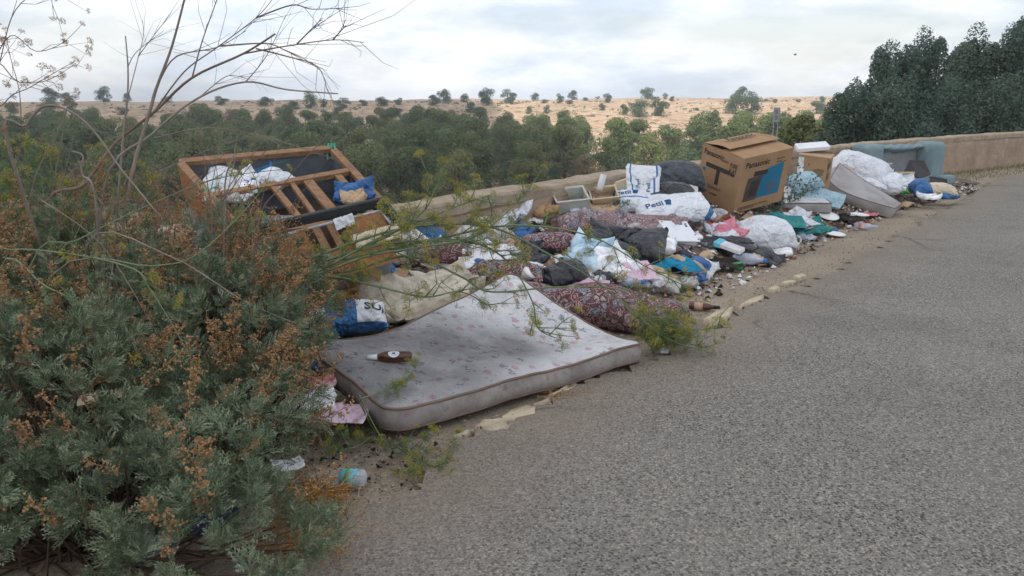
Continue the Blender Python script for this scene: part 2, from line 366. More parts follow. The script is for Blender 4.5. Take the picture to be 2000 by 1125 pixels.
P = np.stack([wrow(-.17, np.full(U.shape, -.1), .02, 1)] + [np.concatenate([wrow(-.16, low, .03, 2 + k)[:, :2], (low * k / 4)[:, None]], 1) for k in range(1, 4)] + [np.concatenate([wrow(-.15, low, .02, 8)[:, :2], low[:, None]], 1), np.concatenate([wrow(.15, low, .02, 9)[:, :2], low[:, None]], 1), np.concatenate([wrow(.17, low, .02, 4)[:, :2], low[:, None] * 0 - 4.5], 1)])
MB().grid(P).build('rendered_face', m_wall, wr, smooth=True)
def crow(off, seed, z, amp=.01): return np.concatenate([wrow(off, low, amp, seed)[:, :2], z[:, None]], 1)
P = np.stack([crow(-.168, 12, low - .05), crow(-.178, 13, htop - .03), crow(-.165, 13, htop - .004), crow(-.06, 15, htop + vnoise(U, U * 0, 3, 1.) * .012), crow(.06, 15, htop + vnoise(U, U * 0, 3, 5.) * .012), crow(.165, 17, htop - .004), crow(.178, 17, low - .05)])
MB().grid(P).build('coping', m_cope, wr, smooth=False)
# ---- unseen cloud, outlined to keep the lay-by and left of the valley in shade
foot = [(-420, -70), (-420, 430), (-60, 420), (-18, 330), (-8, 285), (1, 190), (5, 145), (9, 110), (18, 90), (48, 76), (110, 62), (240, 55), (260, -70)]
CH = 260.0
fx, fy = np.meshgrid(np.linspace(-425, 265, 150), np.linspace(-75, 435, 110))
fp = np.array(foot, float); inside = np.zeros(fx.shape, bool); dist = np.full(fx.shape, 1e9)
for (x0, y0), (x1, y1) in zip(fp, np.roll(fp, -1, 0)):
    cnd = ((y0 > fy) != (y1 > fy)); xi = (x1 - x0) * (fy - y0) / (y1 - y0 + 1e-9) + x0; inside ^= cnd & (fx < xi)
    e2 = (x1 - x0) ** 2 + (y1 - y0) ** 2; tt = np.clip(((fx - x0) * (x1 - x0) + (fy - y0) * (y1 - y0)) / e2, 0, 1)
    dist = np.minimum(dist, np.hypot(fx - x0 - tt * (x1 - x0), fy - y0 - tt * (y1 - y0)))
sdc = np.where(inside, dist, -dist) + vnoise(fx, fy, .03, 3.) * 9
ins = sdc > 0; th = np.clip(sdc, 0, 60) ** .6 * 2.2
off = np.array(to_sun) / to_sun.z * (CH + 5)
top = th * (1 + .5 * vnoise(fx, fy, .02, 1.)) + vnoise(fx, fy, .05, 8.) * 2 * np.clip(th, 0, 1)
cb = MB()
for zz_, fl in ((CH + top, False), (CH - th * .35, True)):
    V, Fc = masked_grid(fx + off[0], fy + off[1], zz_, ins); cb.add(V, [f[::-1] for f in Fc] if fl else Fc)
t = NT('cloud vapour'); tr = t.n('ShaderNodeBsdfTranslucent'); tr.inputs[0].default_value = (.86, .86, .88, 1); df = t.n('ShaderNodeBsdfDiffuse'); df.inputs[0].default_value = (.9, .9, .92, 1)
ms = t.n('ShaderNodeMixShader'); ms.inputs[0].default_value = .12; t.l(tr.outputs[0], ms.inputs[1]); t.l(df.outputs[0], ms.inputs[2]); t.l(ms.outputs[0], t.out.inputs[0])
o = cb.build('shade_cloud', t.m, smooth=True); tag(o, kind='structure')
# ================================================================= TREES ACROSS THE VALLEY
def leaf_cloud(centers, radii, counts, size, seed, up=.35, squash=1.0, inner=.55, aspect=1.0):
    r = np.random.RandomState(seed); Vs = []
    for c, ra, n in zip(centers, radii, counts):
        d = r.normal(size=(n, 3)); d[:, 2] += up; d /= np.linalg.norm(d, axis=1)[:, None]
        rr = (inner + (1 - inner) * r.rand(n) ** .6)[:, None]
        p = np.array(c) + d * rr * np.array(ra)
        nrm = d + r.normal(size=(n, 3)) * .55; nrm /= np.linalg.norm(nrm, axis=1)[:, None]
        u = np.cross(nrm, r.normal(size=(n, 3))); u /= np.linalg.norm(u, axis=1)[:, None]; w = np.cross(nrm, u)
        s = (size * (.6 + .8 * r.rand(n)))[:, None]
        Vs.append(np.stack([p - u * s - w * s * .4 * aspect, p + u * s * .2 - w * s * .7 * aspect, p + u * s + w * s * .3 * aspect, p - u * s * .1 + w * s * .7 * aspect], 1))
    return np.concatenate(Vs)
def quads_mesh(name, Q, mat):
    me = bpy.data.meshes.new(name); n = len(Q)
    me.from_pydata(Q.reshape(-1, 3).tolist(), [], np.arange(n * 4).reshape(n, 4).tolist()); me.materials.append(mat); return me
def tree_proto(name, seed, H, Wd, kind, nleaf, size, mat, bark, trunk_frac=.3, nblob=13):
    r = random.Random(seed); root = empty(name, (0, 0, 0))
    cs, rs_, k = [], [], []
    for i in range(nblob):
        a = r.uniform(0, 6.283); hh = r.random(); 
        if kind == 'pine': prof = (1 - abs(hh - .4) / .7) ** .7 if abs(hh - .4) < .7 else .1
        elif kind == 'round': prof = math.sqrt(max(.05, 1 - (hh * 2 - 1) ** 2))
        else: prof = .55 + .45 * math.sin(hh * 3.0)
        rr = Wd / 2 * prof * r.uniform(.35, .85); z = H * (trunk_frac + (1 - trunk_frac) * hh * .88)
        cs.append((rr * math.cos(a), rr * math.sin(a), z)); q = Wd * (r.uniform(.16, .27) if kind != 'tall' else r.uniform(.05, .12)); rs_.append((q, q, q * (.75 if kind != 'tall' else 2.2))); k.append(int(nleaf / nblob))
    MBt = MB(); lean = (r.uniform(-.1, .1) * H, r.uniform(-.1, .1) * H)
    spine = [(0, 0, -.5), (lean[0] * .3, lean[1] * .3, H * .25), (lean[0] * .6, lean[1] * .6, H * .55), (lean[0], lean[1], H * .85)]
    MBt.tube(smooth_line(spine, 3), [H * .028 * (1 - .8 * i / 9) for i in range(10)], 6)
    for c in cs: 
        s0 = Vector((lean[0] * .5, lean[1] * .5, min(c[2] * .7, H * .6))); MBt.tube([s0, s0.lerp(Vector(c), .55) + Vector((0, 0, -.05 * H)), Vector(c)], [H * .010, H * .007, H * .003], 4, cap=False)
    tr = MBt.build('trunk', bark, root, smooth=True)
    cr = bpy.data.objects.new('crown', quads_mesh('crown', leaf_cloud(cs, rs_, k, size, seed), mat)); COL.objects.link(cr); cr.parent = root
    return root
bark = plain('bark', S(96, 84, 72), S(70, 60, 52), 8, bs=12, bst=.6, bd=.02)
f_pine = foliage('pine foliage', S(88, 106, 66), S(106, 118, 74), S(130, 132, 84), .25, .35)
f_shrub = foliage('carob foliage', S(84, 104, 72), S(100, 118, 84), S(68, 88, 64), .2, .4)
f_dark = foliage('evergreen foliage', S(90, 110, 98), S(108, 126, 110), S(114, 128, 106), .35, .5)
f_dead = foliage('dry foliage', S(136, 122, 92), S(116, 108, 80), None, .2, .5)
pines = [tree_proto('pine_tree', 10 + i, 7.0 + .5 * i, 6.4 - .3 * i, 'pine', 6500, .115, f_pine, bark, .08, 22) for i in range(4)]
shrubs = [tree_proto('carob_tree', 40 + i, 4.0, 5.0, 'round', 4200, .095, f_shrub, bark, .04, 16) for i in range(3)]
deads = [tree_proto('dry_tree', 60, 5.2, 4.2, 'pine', 2200, .1, f_dead, bark, .15, 16)]
used = set()
def plant(proto, loc, rz, sc, label, cat, group):
    if id(proto) not in used:
        used.add(id(proto)); proto.location = loc; proto.rotation_euler = (0, 0, rz); proto.scale = (sc,) * 3 if not hasattr(sc, '__len__') else sc; o = proto
    else: o = copy_tree(proto, loc, rz, sc)
    return tag(o, label, cat, group)
def topix(x, y, z):
    d = y * CP - (z - CAM_H) * SP; return 1000 + FPX * x / d, 562.5 - FPX * (y * SP + (z - CAM_H) * CP) / d
wood = [(-420, 290), (-60, 282), (120, 276), (300, 280), (420, 256), (560, 258), (700, 266), (850, 262), (960, 266), (1060, 276), (1105, 290), (1180, 300), (1260, 318), (1350, 312), (1440, 300), (1560, 292), (1640, 300), (1660, 345), (1300, 380), (900, 425), (-60, 440), (-420, 440)]
def inpoly(x, y, P):
    r = False
    for (x0, y0), (x1, y1) in zip(P, P[1:] + P[:1]):
        if (y0 > y) != (y1 > y) and x < (x1 - x0) * (y - y0) / (y1 - y0) + x0: r = not r
    return r
rt = random.Random(3); placed = []
cand = []
for _ in range(80000):
    r = math.sqrt(rt.uniform(62 ** 2, 205 ** 2)); a = rt.uniform(-.78, .42); cand.append((r * math.sin(a), r * math.cos(a)))
cz = terrain_z(np.array([c[0] for c in cand]), np.array([c[1] for c in cand]))
for (x, y), z in zip(cand, cz):
    if len(placed) >= 340: break
    px, py = topix(x, y, z)
    if not inpoly(px, py, wood): continue
    r = math.hypot(x, y); sp = 5.0 if px < 1100 else 5.6
    if any((x - q[0]) ** 2 + (y - q[1]) ** 2 < sp * sp for q in placed): continue
    placed.append((x, y, z, px))
for i, (x, y, z, px) in enumerate(placed):
    k = rt.random(); rz = rt.uniform(0, 6.28)
    if k < .07: plant(deads[0], (x, y, z - .1), rz, rt.uniform(.8, 1.2), 'brownish half dry tree among the green pines in the valley', 'tree', 'half dry trees in the valley wood')
    elif k < .22: plant(shrubs[i % 3], (x, y, z - .1), rz, rt.uniform(.7, 1.1), 'low rounded dark tree between the pines of the valley wood', 'tree', 'rounded trees in the valley wood')
    else: plant(pines[i % 4], (x, y, z - .1), rz, rt.uniform(.8, 1.15) * (1 - .25 * min(1, max(0, (math.hypot(x, y) - 110) / 60))), 'green pine tree in the wood across the valley', 'tree', 'pines in the valley wood')
# solitary trees on the plateau: (px of base, py of base, height px, width factor)
solo = [(95, 196, 26, 1.3), (130, 200, 18, 1.6), (205, 196, 28, 1.2), (247, 196, 18, 1), (25, 222, 22, 1.2), (138, 216, 20, 1.2), (180, 238, 24, 1.5), (100, 235, 40, 1), (430, 205, 16, 1.8), (330, 200, 12, 2), (520, 208, 18, 1.8), (605, 212, 32, .7), (575, 214, 16, 1.8), (632, 210, 14, 1.2), (670, 212, 20, 1.5), (708, 207, 12, 1.8), (745, 208, 18, 1.6), (780, 205, 13, 1.5), (845, 206, 20, 1.3), (868, 202, 26, 1.1), (908, 200, 16, 1.2), (919, 220, 20, 1.2), (950, 206, 32, 1), (992, 202, 26, 1.1), (1002, 204, 14, 1), (1046, 196, 14, 1.3), (1092, 202, 18, 1), (1121, 195, 18, 1.2), (1064, 202, 8, 2), (1112, 203, 8, 2.2), (1143, 197, 7, 2), (1186, 201, 18, 1), (1168, 193, 5, 2), (1217, 224, 20, .8), (1175, 216, 14, 1), (1069, 222, 16, 1), (1032, 222, 14, 1.1), (1264, 194, 22, 1.3), (1299, 193, 11, .9), (1313, 198, 10, 1.2), (1250, 228, 32, 1.3), (1283, 226, 34, 1.1), (1450, 196, 26, 1), (1436, 222, 36, 1.2), (1465, 222, 40, 1.1), (1430, 193, 5, 2), (1514, 201, 8, 1.2), (1560, 200, 7, 1.6), (1595, 222, 24, 1.6), (1605, 200, 12, 1), (1533, 225, 7, 1.5), (1396, 228, 14, 1), (1360, 216, 6, 2), (1496, 198, 5, 2), (1110, 262, 26, .7), (1586, 238, 6, 1.6), (1230, 205, 5, 2.2), (780, 228, 16, 1.4), (660, 224, 14, 1.6), (545, 226, 16, 1.5), (380, 222, 14, 1.6), (240, 224, 14, 1.8)]
r_, = [np.linspace(140, 330, 400)]
for i, (px, py, hp, wf) in enumerate(solo):
    d = ray(px, py); X_, Y_ = d.x / d.y * r_, r_; zt = terrain_z(X_, Y_); zr = CAM_H + d.z / d.y * r_
    k = np.nonzero(zr <= zt)[0]; j = k[0] if len(k) else int(np.argmin(zr - zt))
    p = (X_[j], Y_[j], zt[j] - .1); s = hp * mpp(p) / 4.0 * 1.05
    big = hp >= 16
    plant(shrubs[i % 3], p, i * 1.7, (s * max(.8, wf * .85), s * max(.8, wf * .85), s), 'solitary rounded tree standing on the dry plateau' if big else 'small dark bush dotted on the dry plateau', 'tree' if big else 'bush', 'solitary trees on the plateau' if big else 'small bushes on the plateau')
# ---- trees close behind the wall on the right
def big_tree(name, seed, H, Wd, n, size, label, loc):
    root = tree_proto(name, seed, H, Wd, 'tall', n, size, f_dark, bark, .05, 90); root.location = loc; return tag(root, label, 'tree')
for (px, py, D, H, Wd, n, lab, sd_) in ((1665, 182, 25, 3.3, 2.3, 7000, 'short dark evergreen tree at the thin end of the tree row behind the wall', 71),
        (1745, 92, 27, 5.2, 3.4, 13000, 'tall feathery dark tree behind the wall beside the short one', 72), (1850, 72, 28, 5.6, 3.6, 14000, 'tall feathery dark tree directly behind the teal sofa and wall', 73),
        (1935, 62, 26, 5.4, 3.6, 14000, 'tall loose-leaved dark tree behind the bare stretch of wall', 74), (2040, 42, 25, 5.6, 3.8, 14000, 'dark tree with open top twigs at the end of the row behind the wall', 75), (1800, 190, 24, 3.0, 4.0, 9000, 'low dense dark bush under the tall trees behind the wall', 76), (1925, 185, 24, 3.0, 4.2, 9000, 'wide low dark bush at the foot of the trees behind bare wall', 77)):
    p = at(px, py, D); big_tree('evergreen_tree', sd_, H, Wd, int(n * 4.5), .034, lab, (p.x, p.y, p.z - H * .97))
# green-yellow bushes just beyond the wall behind the cartons
for j, (px, py, D, H, Wd) in enumerate(((1560, 232, 34, 2.6, 2.2), (1625, 250, 30, 2.2, 2.2))):
    p = at(px, py, D); o = tree_proto('valley_bush', 90 + j, H, Wd, 'pine', 4500, .075, f_pine, bark, .1, 18); o.location = (p.x, p.y, p.z - H * .95)
    tag(o, ['yellow green bushy pine beside the two-post sign', 'darker green bush at the foot of the tree row beyond the wall'][j], 'bush')
# pale rocks strewn on the plateau
t = plain('limestone', S(206, 192, 168), S(180, 164, 140), 2, bs=6, bst=.5, bd=.05)
mb = MB(); nr = np.random.RandomState(4); ang = nr.uniform(-.25, .55, 1500); rr = np.sqrt(nr.uniform(130 ** 2, 300 ** 2, 1500)); rx_, ry_ = rr * np.sin(ang), rr * np.cos(ang); rz_ = terrain_z(rx_, ry_)
OCT = [(0, 2, 4), (2, 1, 4), (1, 3, 4), (3, 0, 4), (2, 0, 5), (1, 2, 5), (3, 1, 5), (0, 3, 5)]
for x, y, z in zip(rx_, ry_, rz_):
    s = .15 + .45 * nr.rand() ** 3; e = s * (.6 + .8 * nr.rand(6)); mb.add([(x + e[0], y, z), (x - e[1], y, z), (x, y + e[2], z), (x, y - e[3], z), (x + s * .2, y, z + e[4] * .6), (x, y, z - e[5])], OCT)
tag(mb.build('plateau_rocks', t), 'pale limestone rocks strewn over the dry plateau', 'rocks', kind='stuff')
nsc = 1500; ang = nr.uniform(-.62, .6, nsc); rr = np.sqrt(nr.uniform(135 ** 2, 305 ** 2, nsc)); sx_, sy_ = rr * np.sin(ang), rr * np.cos(ang); sz_ = terrain_z(sx_, sy_); kp = vnoise(sx_, sy_, .03, 4.) + nr.rand(nsc) * .5 > .12
for q_, (mt_, lab_) in enumerate(((f_dead, 'dry straw coloured scrub tufts scattered over the plateau'), (f_shrub, 'low dark green scrub tufts scattered over the plateau'))):
    ks = np.nonzero(kp)[0][q_::2]; cs_ = [(sx_[i], sy_[i], sz_[i] + .1) for i in ks]; rs2 = [(w_ * 1.3, w_ * 1.3, w_ * .6) for w_ in .25 + .8 * nr.rand(len(ks)) ** 2]
    o = bpy.data.objects.new('plateau_scrub', quads_mesh('plateau_scrub', leaf_cloud(cs_, rs2, [26] * len(ks), .14, 5 + q_), mt_)); COL.objects.link(o); tag(o, lab_, 'scrub', kind='stuff')
# ---- two-post sign beyond the wall, and a bird
p = at(1517, 210, 24); sg = empty('sign', (p.x, p.y, float(terrain_z(p.x, p.y))), 'small grey plate sign on two thin posts beyond the wall', 'sign')
m_grey = plain('galvanised', S(150, 156, 162), S(128, 134, 140), 9, rough=.5, metal=.3)
for dx in (-.055, .065): MB().tube([(p.x + dx, p.y, sg.location.z - .3), (p.x + dx, p.y, p.z)], .014, 8).build('post', m_grey, sg, smooth=True)
pl = MB().obox((p.x - .09, p.y - .035, p.z - .42), (.19, 0, 0), (0, .02, 0), (0, 0, .42)).build('plate', m_grey, sg, bevel=.006)
m_mark = plain('sign marking', S(98, 106, 114))
for z0, w in ((-.11, .07), (-.17, .06), (-.28, .08), (-.34, .06)): MB().obox((p.x - w / 2, p.y - .04, p.z + z0), (w, 0, 0), (0, .004, 0), (0, 0, .03)).build('marking', m_mark, pl)
p = at(1553, 107, 70); m_bird = plain('bird plumage', S(60, 62, 70)); mb = MB()
mb.lathe([(-.13, .002), (-.08, .03), (0, .045), (.08, .03), (.12, .022), (.16, .003)], p, (1, .2, .1), 8)
mb.add([p + Vector((.06, 0, 0)), p + Vector((-.04, 0, 0)), p + Vector((-.08, -.28, .1)), p + Vector((.0, -.3, .1)), p + Vector((-.04, .02, 0)), p + Vector((-.08, .28, .1)), p + Vector((0, .3, .1))], [(0, 1, 2, 3), (0, 6, 5, 4)])
tag(mb.build('bird', m_bird, origin=p), 'small dark bird flying in the pale sky', 'bird')
# ================================================================= SOFT THINGS: small cloth solver
def cnormals(p, sign):
    dx = np.empty_like(p); dy = np.empty_like(p)
    dx[:, 1:-1] = p[:, 2:] - p[:, :-2]; dx[:, 0] = p[:, 1] - p[:, 0]; dx[:, -1] = p[:, -1] - p[:, -2]
    dy[1:-1] = p[2:] - p[:-2]; dy[0] = p[1] - p[0]; dy[-1] = p[-1] - p[-2]
    n = np.cross(dx, dy) * sign; return n / (np.linalg.norm(n, axis=-1, keepdims=True) + 1e-9)
def relax(p, dx, dy, k=.55, comp=.25):
    dg = math.hypot(dx, dy)
    for a, b, L0, kk in ((np.s_[:, 1:], np.s_[:, :-1], dx, 1), (np.s_[1:], np.s_[:-1], dy, 1), (np.s_[1:, 1:], np.s_[:-1, :-1], dg, .5), (np.s_[1:, :-1], np.s_[:-1, 1:], dg, .5), (np.s_[:, 2:], np.s_[:, :-2], 2 * dx, .12), (np.s_[2:], np.s_[:-2], 2 * dy, .12)):
        d = p[a] - p[b]; l = np.sqrt((d * d).sum(-1, keepdims=True)) + 1e-9; s = (l - L0) / l
        s = np.where(s < 0, s * comp * 2, s) * (.5 * k * kk); d *= s; p[a] -= d; p[b] += d
def sim_pillow(w=1., h=.6, nx=40, ny=26, press=1.0, squeeze=(1, 1), steps=55, it=6, seed=0, grav=1., bump=.02):
    r = np.random.RandomState(seed); x = np.linspace(-w / 2, w / 2, nx); y = np.linspace(-h / 2, h / 2, ny); X, Y = np.meshgrid(x, y)
    dx, dy = x[1] - x[0], y[1] - y[0]; ph = r.rand(6) * 6.28
    nz = lambda: sum(np.sin(X * (5 + 4 * i) / w * r.uniform(.6, 1.4) + ph[i]) * np.cos(Y * (5 + 4 * i) / w * r.uniform(.6, 1.4) + ph[i - 1]) / (i + 1) for i in range(5)) * bump
    ps = [np.stack([X * squeeze[0], Y * squeeze[1], .02 * s + .1 + nz() + r.normal(size=X.shape) * .004], -1) for s in (1, -1)]
    vs = [np.zeros_like(ps[0]), np.zeros_like(ps[0])]; dt = 1.
    for st in range(steps):
        for q, s in ((0, 1), (1, -1)):
            prev = ps[q].copy(); f = cnormals(ps[q], s) * (press * .0016 * min(1, st / 15)); f[..., 2] -= grav * .0007
            vs[q] = vs[q] * .9 + f; ps[q] += vs[q]
        pv = [ps[0].copy(), ps[1].copy()]
        for _ in range(it):
            for q in (0, 1): relax(ps[q], dx, dy)
            for sl in (np.s_[0], np.s_[-1], np.s_[:, 0], np.s_[:, -1]):
                m = (ps[0][sl] + ps[1][sl]) / 2; ps[0][sl] = m; ps[1][sl] = m
            for q in (0, 1): np.maximum(ps[q][..., 2], 0, out=ps[q][..., 2])
            zt = np.maximum(ps[0][..., 2], ps[1][..., 2] + .001); ps[0][..., 2] = zt
        for q in (0, 1):
            vs[q] += (ps[q] - pv[q]) * .6
            fl = ps[q][..., 2] < .003; vs[q][fl] *= .3
    P = np.stack(ps); P[..., :2] -= P[..., :2].reshape(-1, 2).mean(0); P[..., 2] -= P[..., 2].min()
    return P / (P[..., 0].max() - P[..., 0].min())
def sim_cloth(w=1., h=.7, nx=48, ny=34, squeeze=(.8, .85), bumps=3, bh=.12, steps=45, it=6, seed=0):
    r = np.random.RandomState(seed); x = np.linspace(-w / 2, w / 2, nx); y = np.linspace(-h / 2, h / 2, ny); X, Y = np.meshgrid(x, y); dx, dy = x[1] - x[0], y[1] - y[0]
    bs = [(r.uniform(-.4, .4) * w * squeeze[0], r.uniform(-.4, .4) * h * squeeze[1], r.uniform(.5, 1) * bh, r.uniform(.1, .22) * w) for _ in range(bumps)]
    fl = lambda p: sum(b[2] * np.exp(-((p[..., 0] - b[0]) ** 2 + (p[..., 1] - b[1]) ** 2) / b[3] ** 2) for b in bs)
    ph = r.rand(8) * 6.28
    z = sum(np.sin((X * math.cos(ph[i]) + Y * math.sin(ph[i])) * (7 + 5 * i) / w + ph[i]) * .03 / (1 + .5 * i) for i in range(5))
    p = np.stack([X * squeeze[0] + z * .3, Y * squeeze[1], z + .12 + r.normal(size=X.shape) * .003], -1); p[..., 2] += fl(p); v = np.zeros_like(p)
    for st in range(steps):
        v *= .88; v[..., 2] -= .0014; p += v; pv = p.copy()
        for _ in range(it):
            relax(p, dx, dy, comp=.45); f = fl(p); lo = p[..., 2] < f; p[..., 2] = np.where(lo, f, p[..., 2])
        v += (p - pv) * .5; v[lo] *= .4
    P = np.stack([p + np.array([0, 0, .012]), p]); P[..., :2] -= P[..., :2].reshape(-1, 2).mean(0); P[..., 2] -= P[..., 2].min()
    return P / (P[..., 0].max() - P[..., 0].min())
def soft_mb(P):
    mb = MB(); n, m = P.shape[1:3]; u, v = np.meshgrid(np.linspace(0, 1, m), np.linspace(0, 1, n)); uv = np.stack([u, v], -1).reshape(-1, 2)
    mb.grid(P[0]); mb.grid(P[1], flip=True); mb.uv = [uv, uv + np.array([0, 0])]
    def strip(a):                                  # close the rim
        k = np.arange(n * m).reshape(n, m); rim = np.concatenate([k[0], k[1:, -1], k[-1, -2::-1], k[-2:0:-1, 0]]); 
        for i in range(len(rim)): mb.f.append((int(rim[i]), int(rim[i] + n * m), int(rim[(i + 1) % len(rim)] + n * m), int(rim[(i + 1) % len(rim)])))
    if np.abs(P[0][0] - P[1][0]).max() > 1e-6: strip(0)
    return mb
PROTO = {
    'sack': sim_pillow(1, .62, 44, 28, 1.5, (.95, .95), seed=1), 'sack2': sim_pillow(1, .66, 44, 28, .9, (.85, .9), seed=2), 'sack3': sim_pillow(1, .8, 40, 32, .7, (.8, .8), seed=8, bump=.04),
    'pillow': sim_pillow(1, .7, 40, 30, 1.3, (.97, .97), seed=3, bump=.01), 'cushion': sim_pillow(1, .5, 44, 24, 2.0, (.98, .98), seed=4, bump=.008), 'bolster': sim_pillow(1, .36, 64, 24, 2.6, (.97, .92), seed=5, bump=.012),
    'bag': sim_pillow(1, .9, 40, 36, .8, (.62, .62), seed=6, bump=.07), 'bag2': sim_pillow(1, 1, 40, 40, 1.1, (.55, .7), seed=7, bump=.09), 'bag3': sim_pillow(1, .8, 40, 34, .5, (.6, .55), seed=9, bump=.1), 'bag4': sim_pillow(1, .7, 40, 30, 1.6, (.6, .6), seed=12, bump=.08),
    'cloth': sim_cloth(seed=1), 'cloth2': sim_cloth(1, .6, squeeze=(.7, .8), bumps=4, bh=.16, seed=2), 'cloth3': sim_cloth(1, .9, squeeze=(.75, .7), bumps=3, bh=.1, seed=3), 'cloth4': sim_cloth(1, .5, squeeze=(.62, .8), bumps=2, bh=.1, seed=5), 'drape': sim_cloth(1, .6, squeeze=(.9, .9), bumps=2, bh=.22, seed=6),
}
def Rxyz(rx, ry, rz): return np.array((Matrix.Rotation(rx, 3, 'X') @ Matrix.Rotation(ry, 3, 'Y') @ Matrix.Rotation(rz, 3, 'Z')))
def soft(proto, name, label, cat, px, py, wpx, mat, rz=0, tilt=0, roll=0, sc=(1, 1, 1), lift=0, group=None, dist=None, parent=None, mirror=False, subd=1, sink=None, cr=1.0):
    if sink is None: sink = .0 if proto.startswith(('cloth', 'drape')) else .25
    if sink == 0: lift += .012
    P = PROTO[proto].copy()
    if mirror: P[..., 0] *= -1
    uu_, vv_ = np.meshgrid(np.arange(P.shape[2]), np.arange(P.shape[1])); sd_ = px * .37 + py * .11
    rdg = (1 - 2 * np.abs(vnoise(uu_, vv_, .17, sd_))) * .016 + (1 - 2 * np.abs(vnoise(uu_, vv_, .34, sd_ + 5))) * .008
    edge_ = np.clip(np.minimum(np.minimum(uu_, P.shape[2] - 1 - uu_), np.minimum(vv_, P.shape[1] - 1 - vv_)) / 3, 0, 1)
    amp = cr * 1.0 if proto.startswith(('bag', 'sack')) else .55 * cr
    for q_, sg_ in ((0, 1), (1, -1)): P[q_] += cnormals(P[q_], 1 if not proto.startswith(('cloth', 'drape')) and sg_ < 0 and False else (sg_ if not proto.startswith(('cloth', 'drape')) else 1)) * (rdg * edge_ * amp)[..., None]
    P[..., 2] -= P[..., 2].min()
    p0 = onpile(px, py) if dist is None else at(px, py, dist); w = wpx * mpp(p0)
    P = P * (np.array(sc) * w); cz = P[..., 2].max() / 2; P[..., 2] -= cz
    P = P @ Rxyz(rad(tilt), rad(roll), rad(rz)).T; lo = P[..., 2].min()
    c = onpile(px, py, -lo * (1 - sink) + lift) if dist is None else p0
    P = P + np.array(c)
    mb = soft_mb(P)
    if mirror: mb.f = [f[::-1] for f in mb.f]
    if parent is not None: o = mb.build(name, mat, parent, smooth=True, subd=subd)
    else:
        o = mb.build(name, mat, None, origin=(c.x, c.y, float(P[..., 2].min())), smooth=True, subd=subd); tag(o, label, cat, group)
    o['_'] = 0; del o['_']
    return o, P
def text_geo(s, bold=.012):
    cu = bpy.data.curves.new('t', 'FONT'); cu.body = s; cu.size = 1; cu.offset = bold; cu.resolution_u = 2; o = bpy.data.objects.new('t', cu); COL.objects.link(o)
    bpy.context.view_layer.update(); me = o.to_mesh(); V = np.array([v.co[:] for v in me.vertices]); Fc = [tuple(p.vertices) for p in me.polygons]
    o.to_mesh_clear(); bpy.data.objects.remove(o); bpy.data.curves.remove(cu); V[:, :2] -= V[:, :2].min(0); return V[:, :2], Fc
def flat_text(s, o, ex, ey, h, name, mat, parent, n=.002, bold=.012, width=None):     # on a plane: o corner, unit ex / ey
    V, Fc = text_geo(s, bold); sx = h / .73; sxx = sx if width is None else width / V[:, 0].max()
    o, ex, ey = np.array(o), np.array(ex), np.array(ey); nn = np.cross(ex, ey); nn = nn / np.linalg.norm(nn)
    return MB().add(o + V[:, :1] * sxx * ex + V[:, 1:] * sx * ey + nn * n, Fc).build(name, mat, parent)
def on_soft(P, V, layer=0, n=.004):                # (u,v) points in 0..1 of a soft sheet -> world points
    g = P[layer]; ny, nx = g.shape[:2]; nr_ = cnormals(g, 1 if layer == 0 else -1); g = g + nr_ * n
    u = np.clip(V[:, 0], 0, .9999) * (nx - 1); v = np.clip(V[:, 1], 0, .9999) * (ny - 1); i, j = v.astype(int), u.astype(int); a, b = (v - i)[:, None], (u - j)[:, None]
    return g[i, j] * (1 - a) * (1 - b) + g[i, j + 1] * (1 - a) * b + g[i + 1, j] * a * (1 - b) + g[i + 1, j + 1] * a * b
def soft_text(P, s, u0, v0, uh, vh, name, mat, parent, mirror=False, layer=0):      # uh: u per letter height, vh: v height
    V, Fc = text_geo(s, .015); V = V / .73; x = V[:, 0] * uh; x = (x if not mirror else x.max() - x)
    return MB().add(on_soft(P, np.stack([u0 + x, v0 + V[:, 1] * vh], -1), layer), Fc).build(name, mat, parent)
DOG = [(0, .05), (.06, .05), (.1, .35), (.16, .5), (.5, .5), (.56, .05), (.63, .05), (.62, .5), (.7, .72), (.84, .74), (.86, .84), (.74, .92), (.62, .96), (.56, .78), (.2, .72), (.06, .82), (0, .78), (.1, .62), (.02, .3)]
def soft_shape(P, poly, u0, v0, du, dv, name, mat, parent, layer=0):
    V = np.array(poly) * np.array([du, dv]) + np.array([u0, v0]); bm = bmesh.new(); f = bm.faces.new([bm.verts.new((*q, 0)) for q in V]); bmesh.ops.triangulate(bm, faces=[f], ngon_method='EAR_CLIP'); bm.verts.index_update()
    vv = np.array([v.co[:2] for v in bm.verts]); Fc = [tuple(v.index for v in f.verts) for f in bm.faces]; bm.free(); return MB().add(on_soft(P, vv, layer), Fc).build(name, mat, parent)
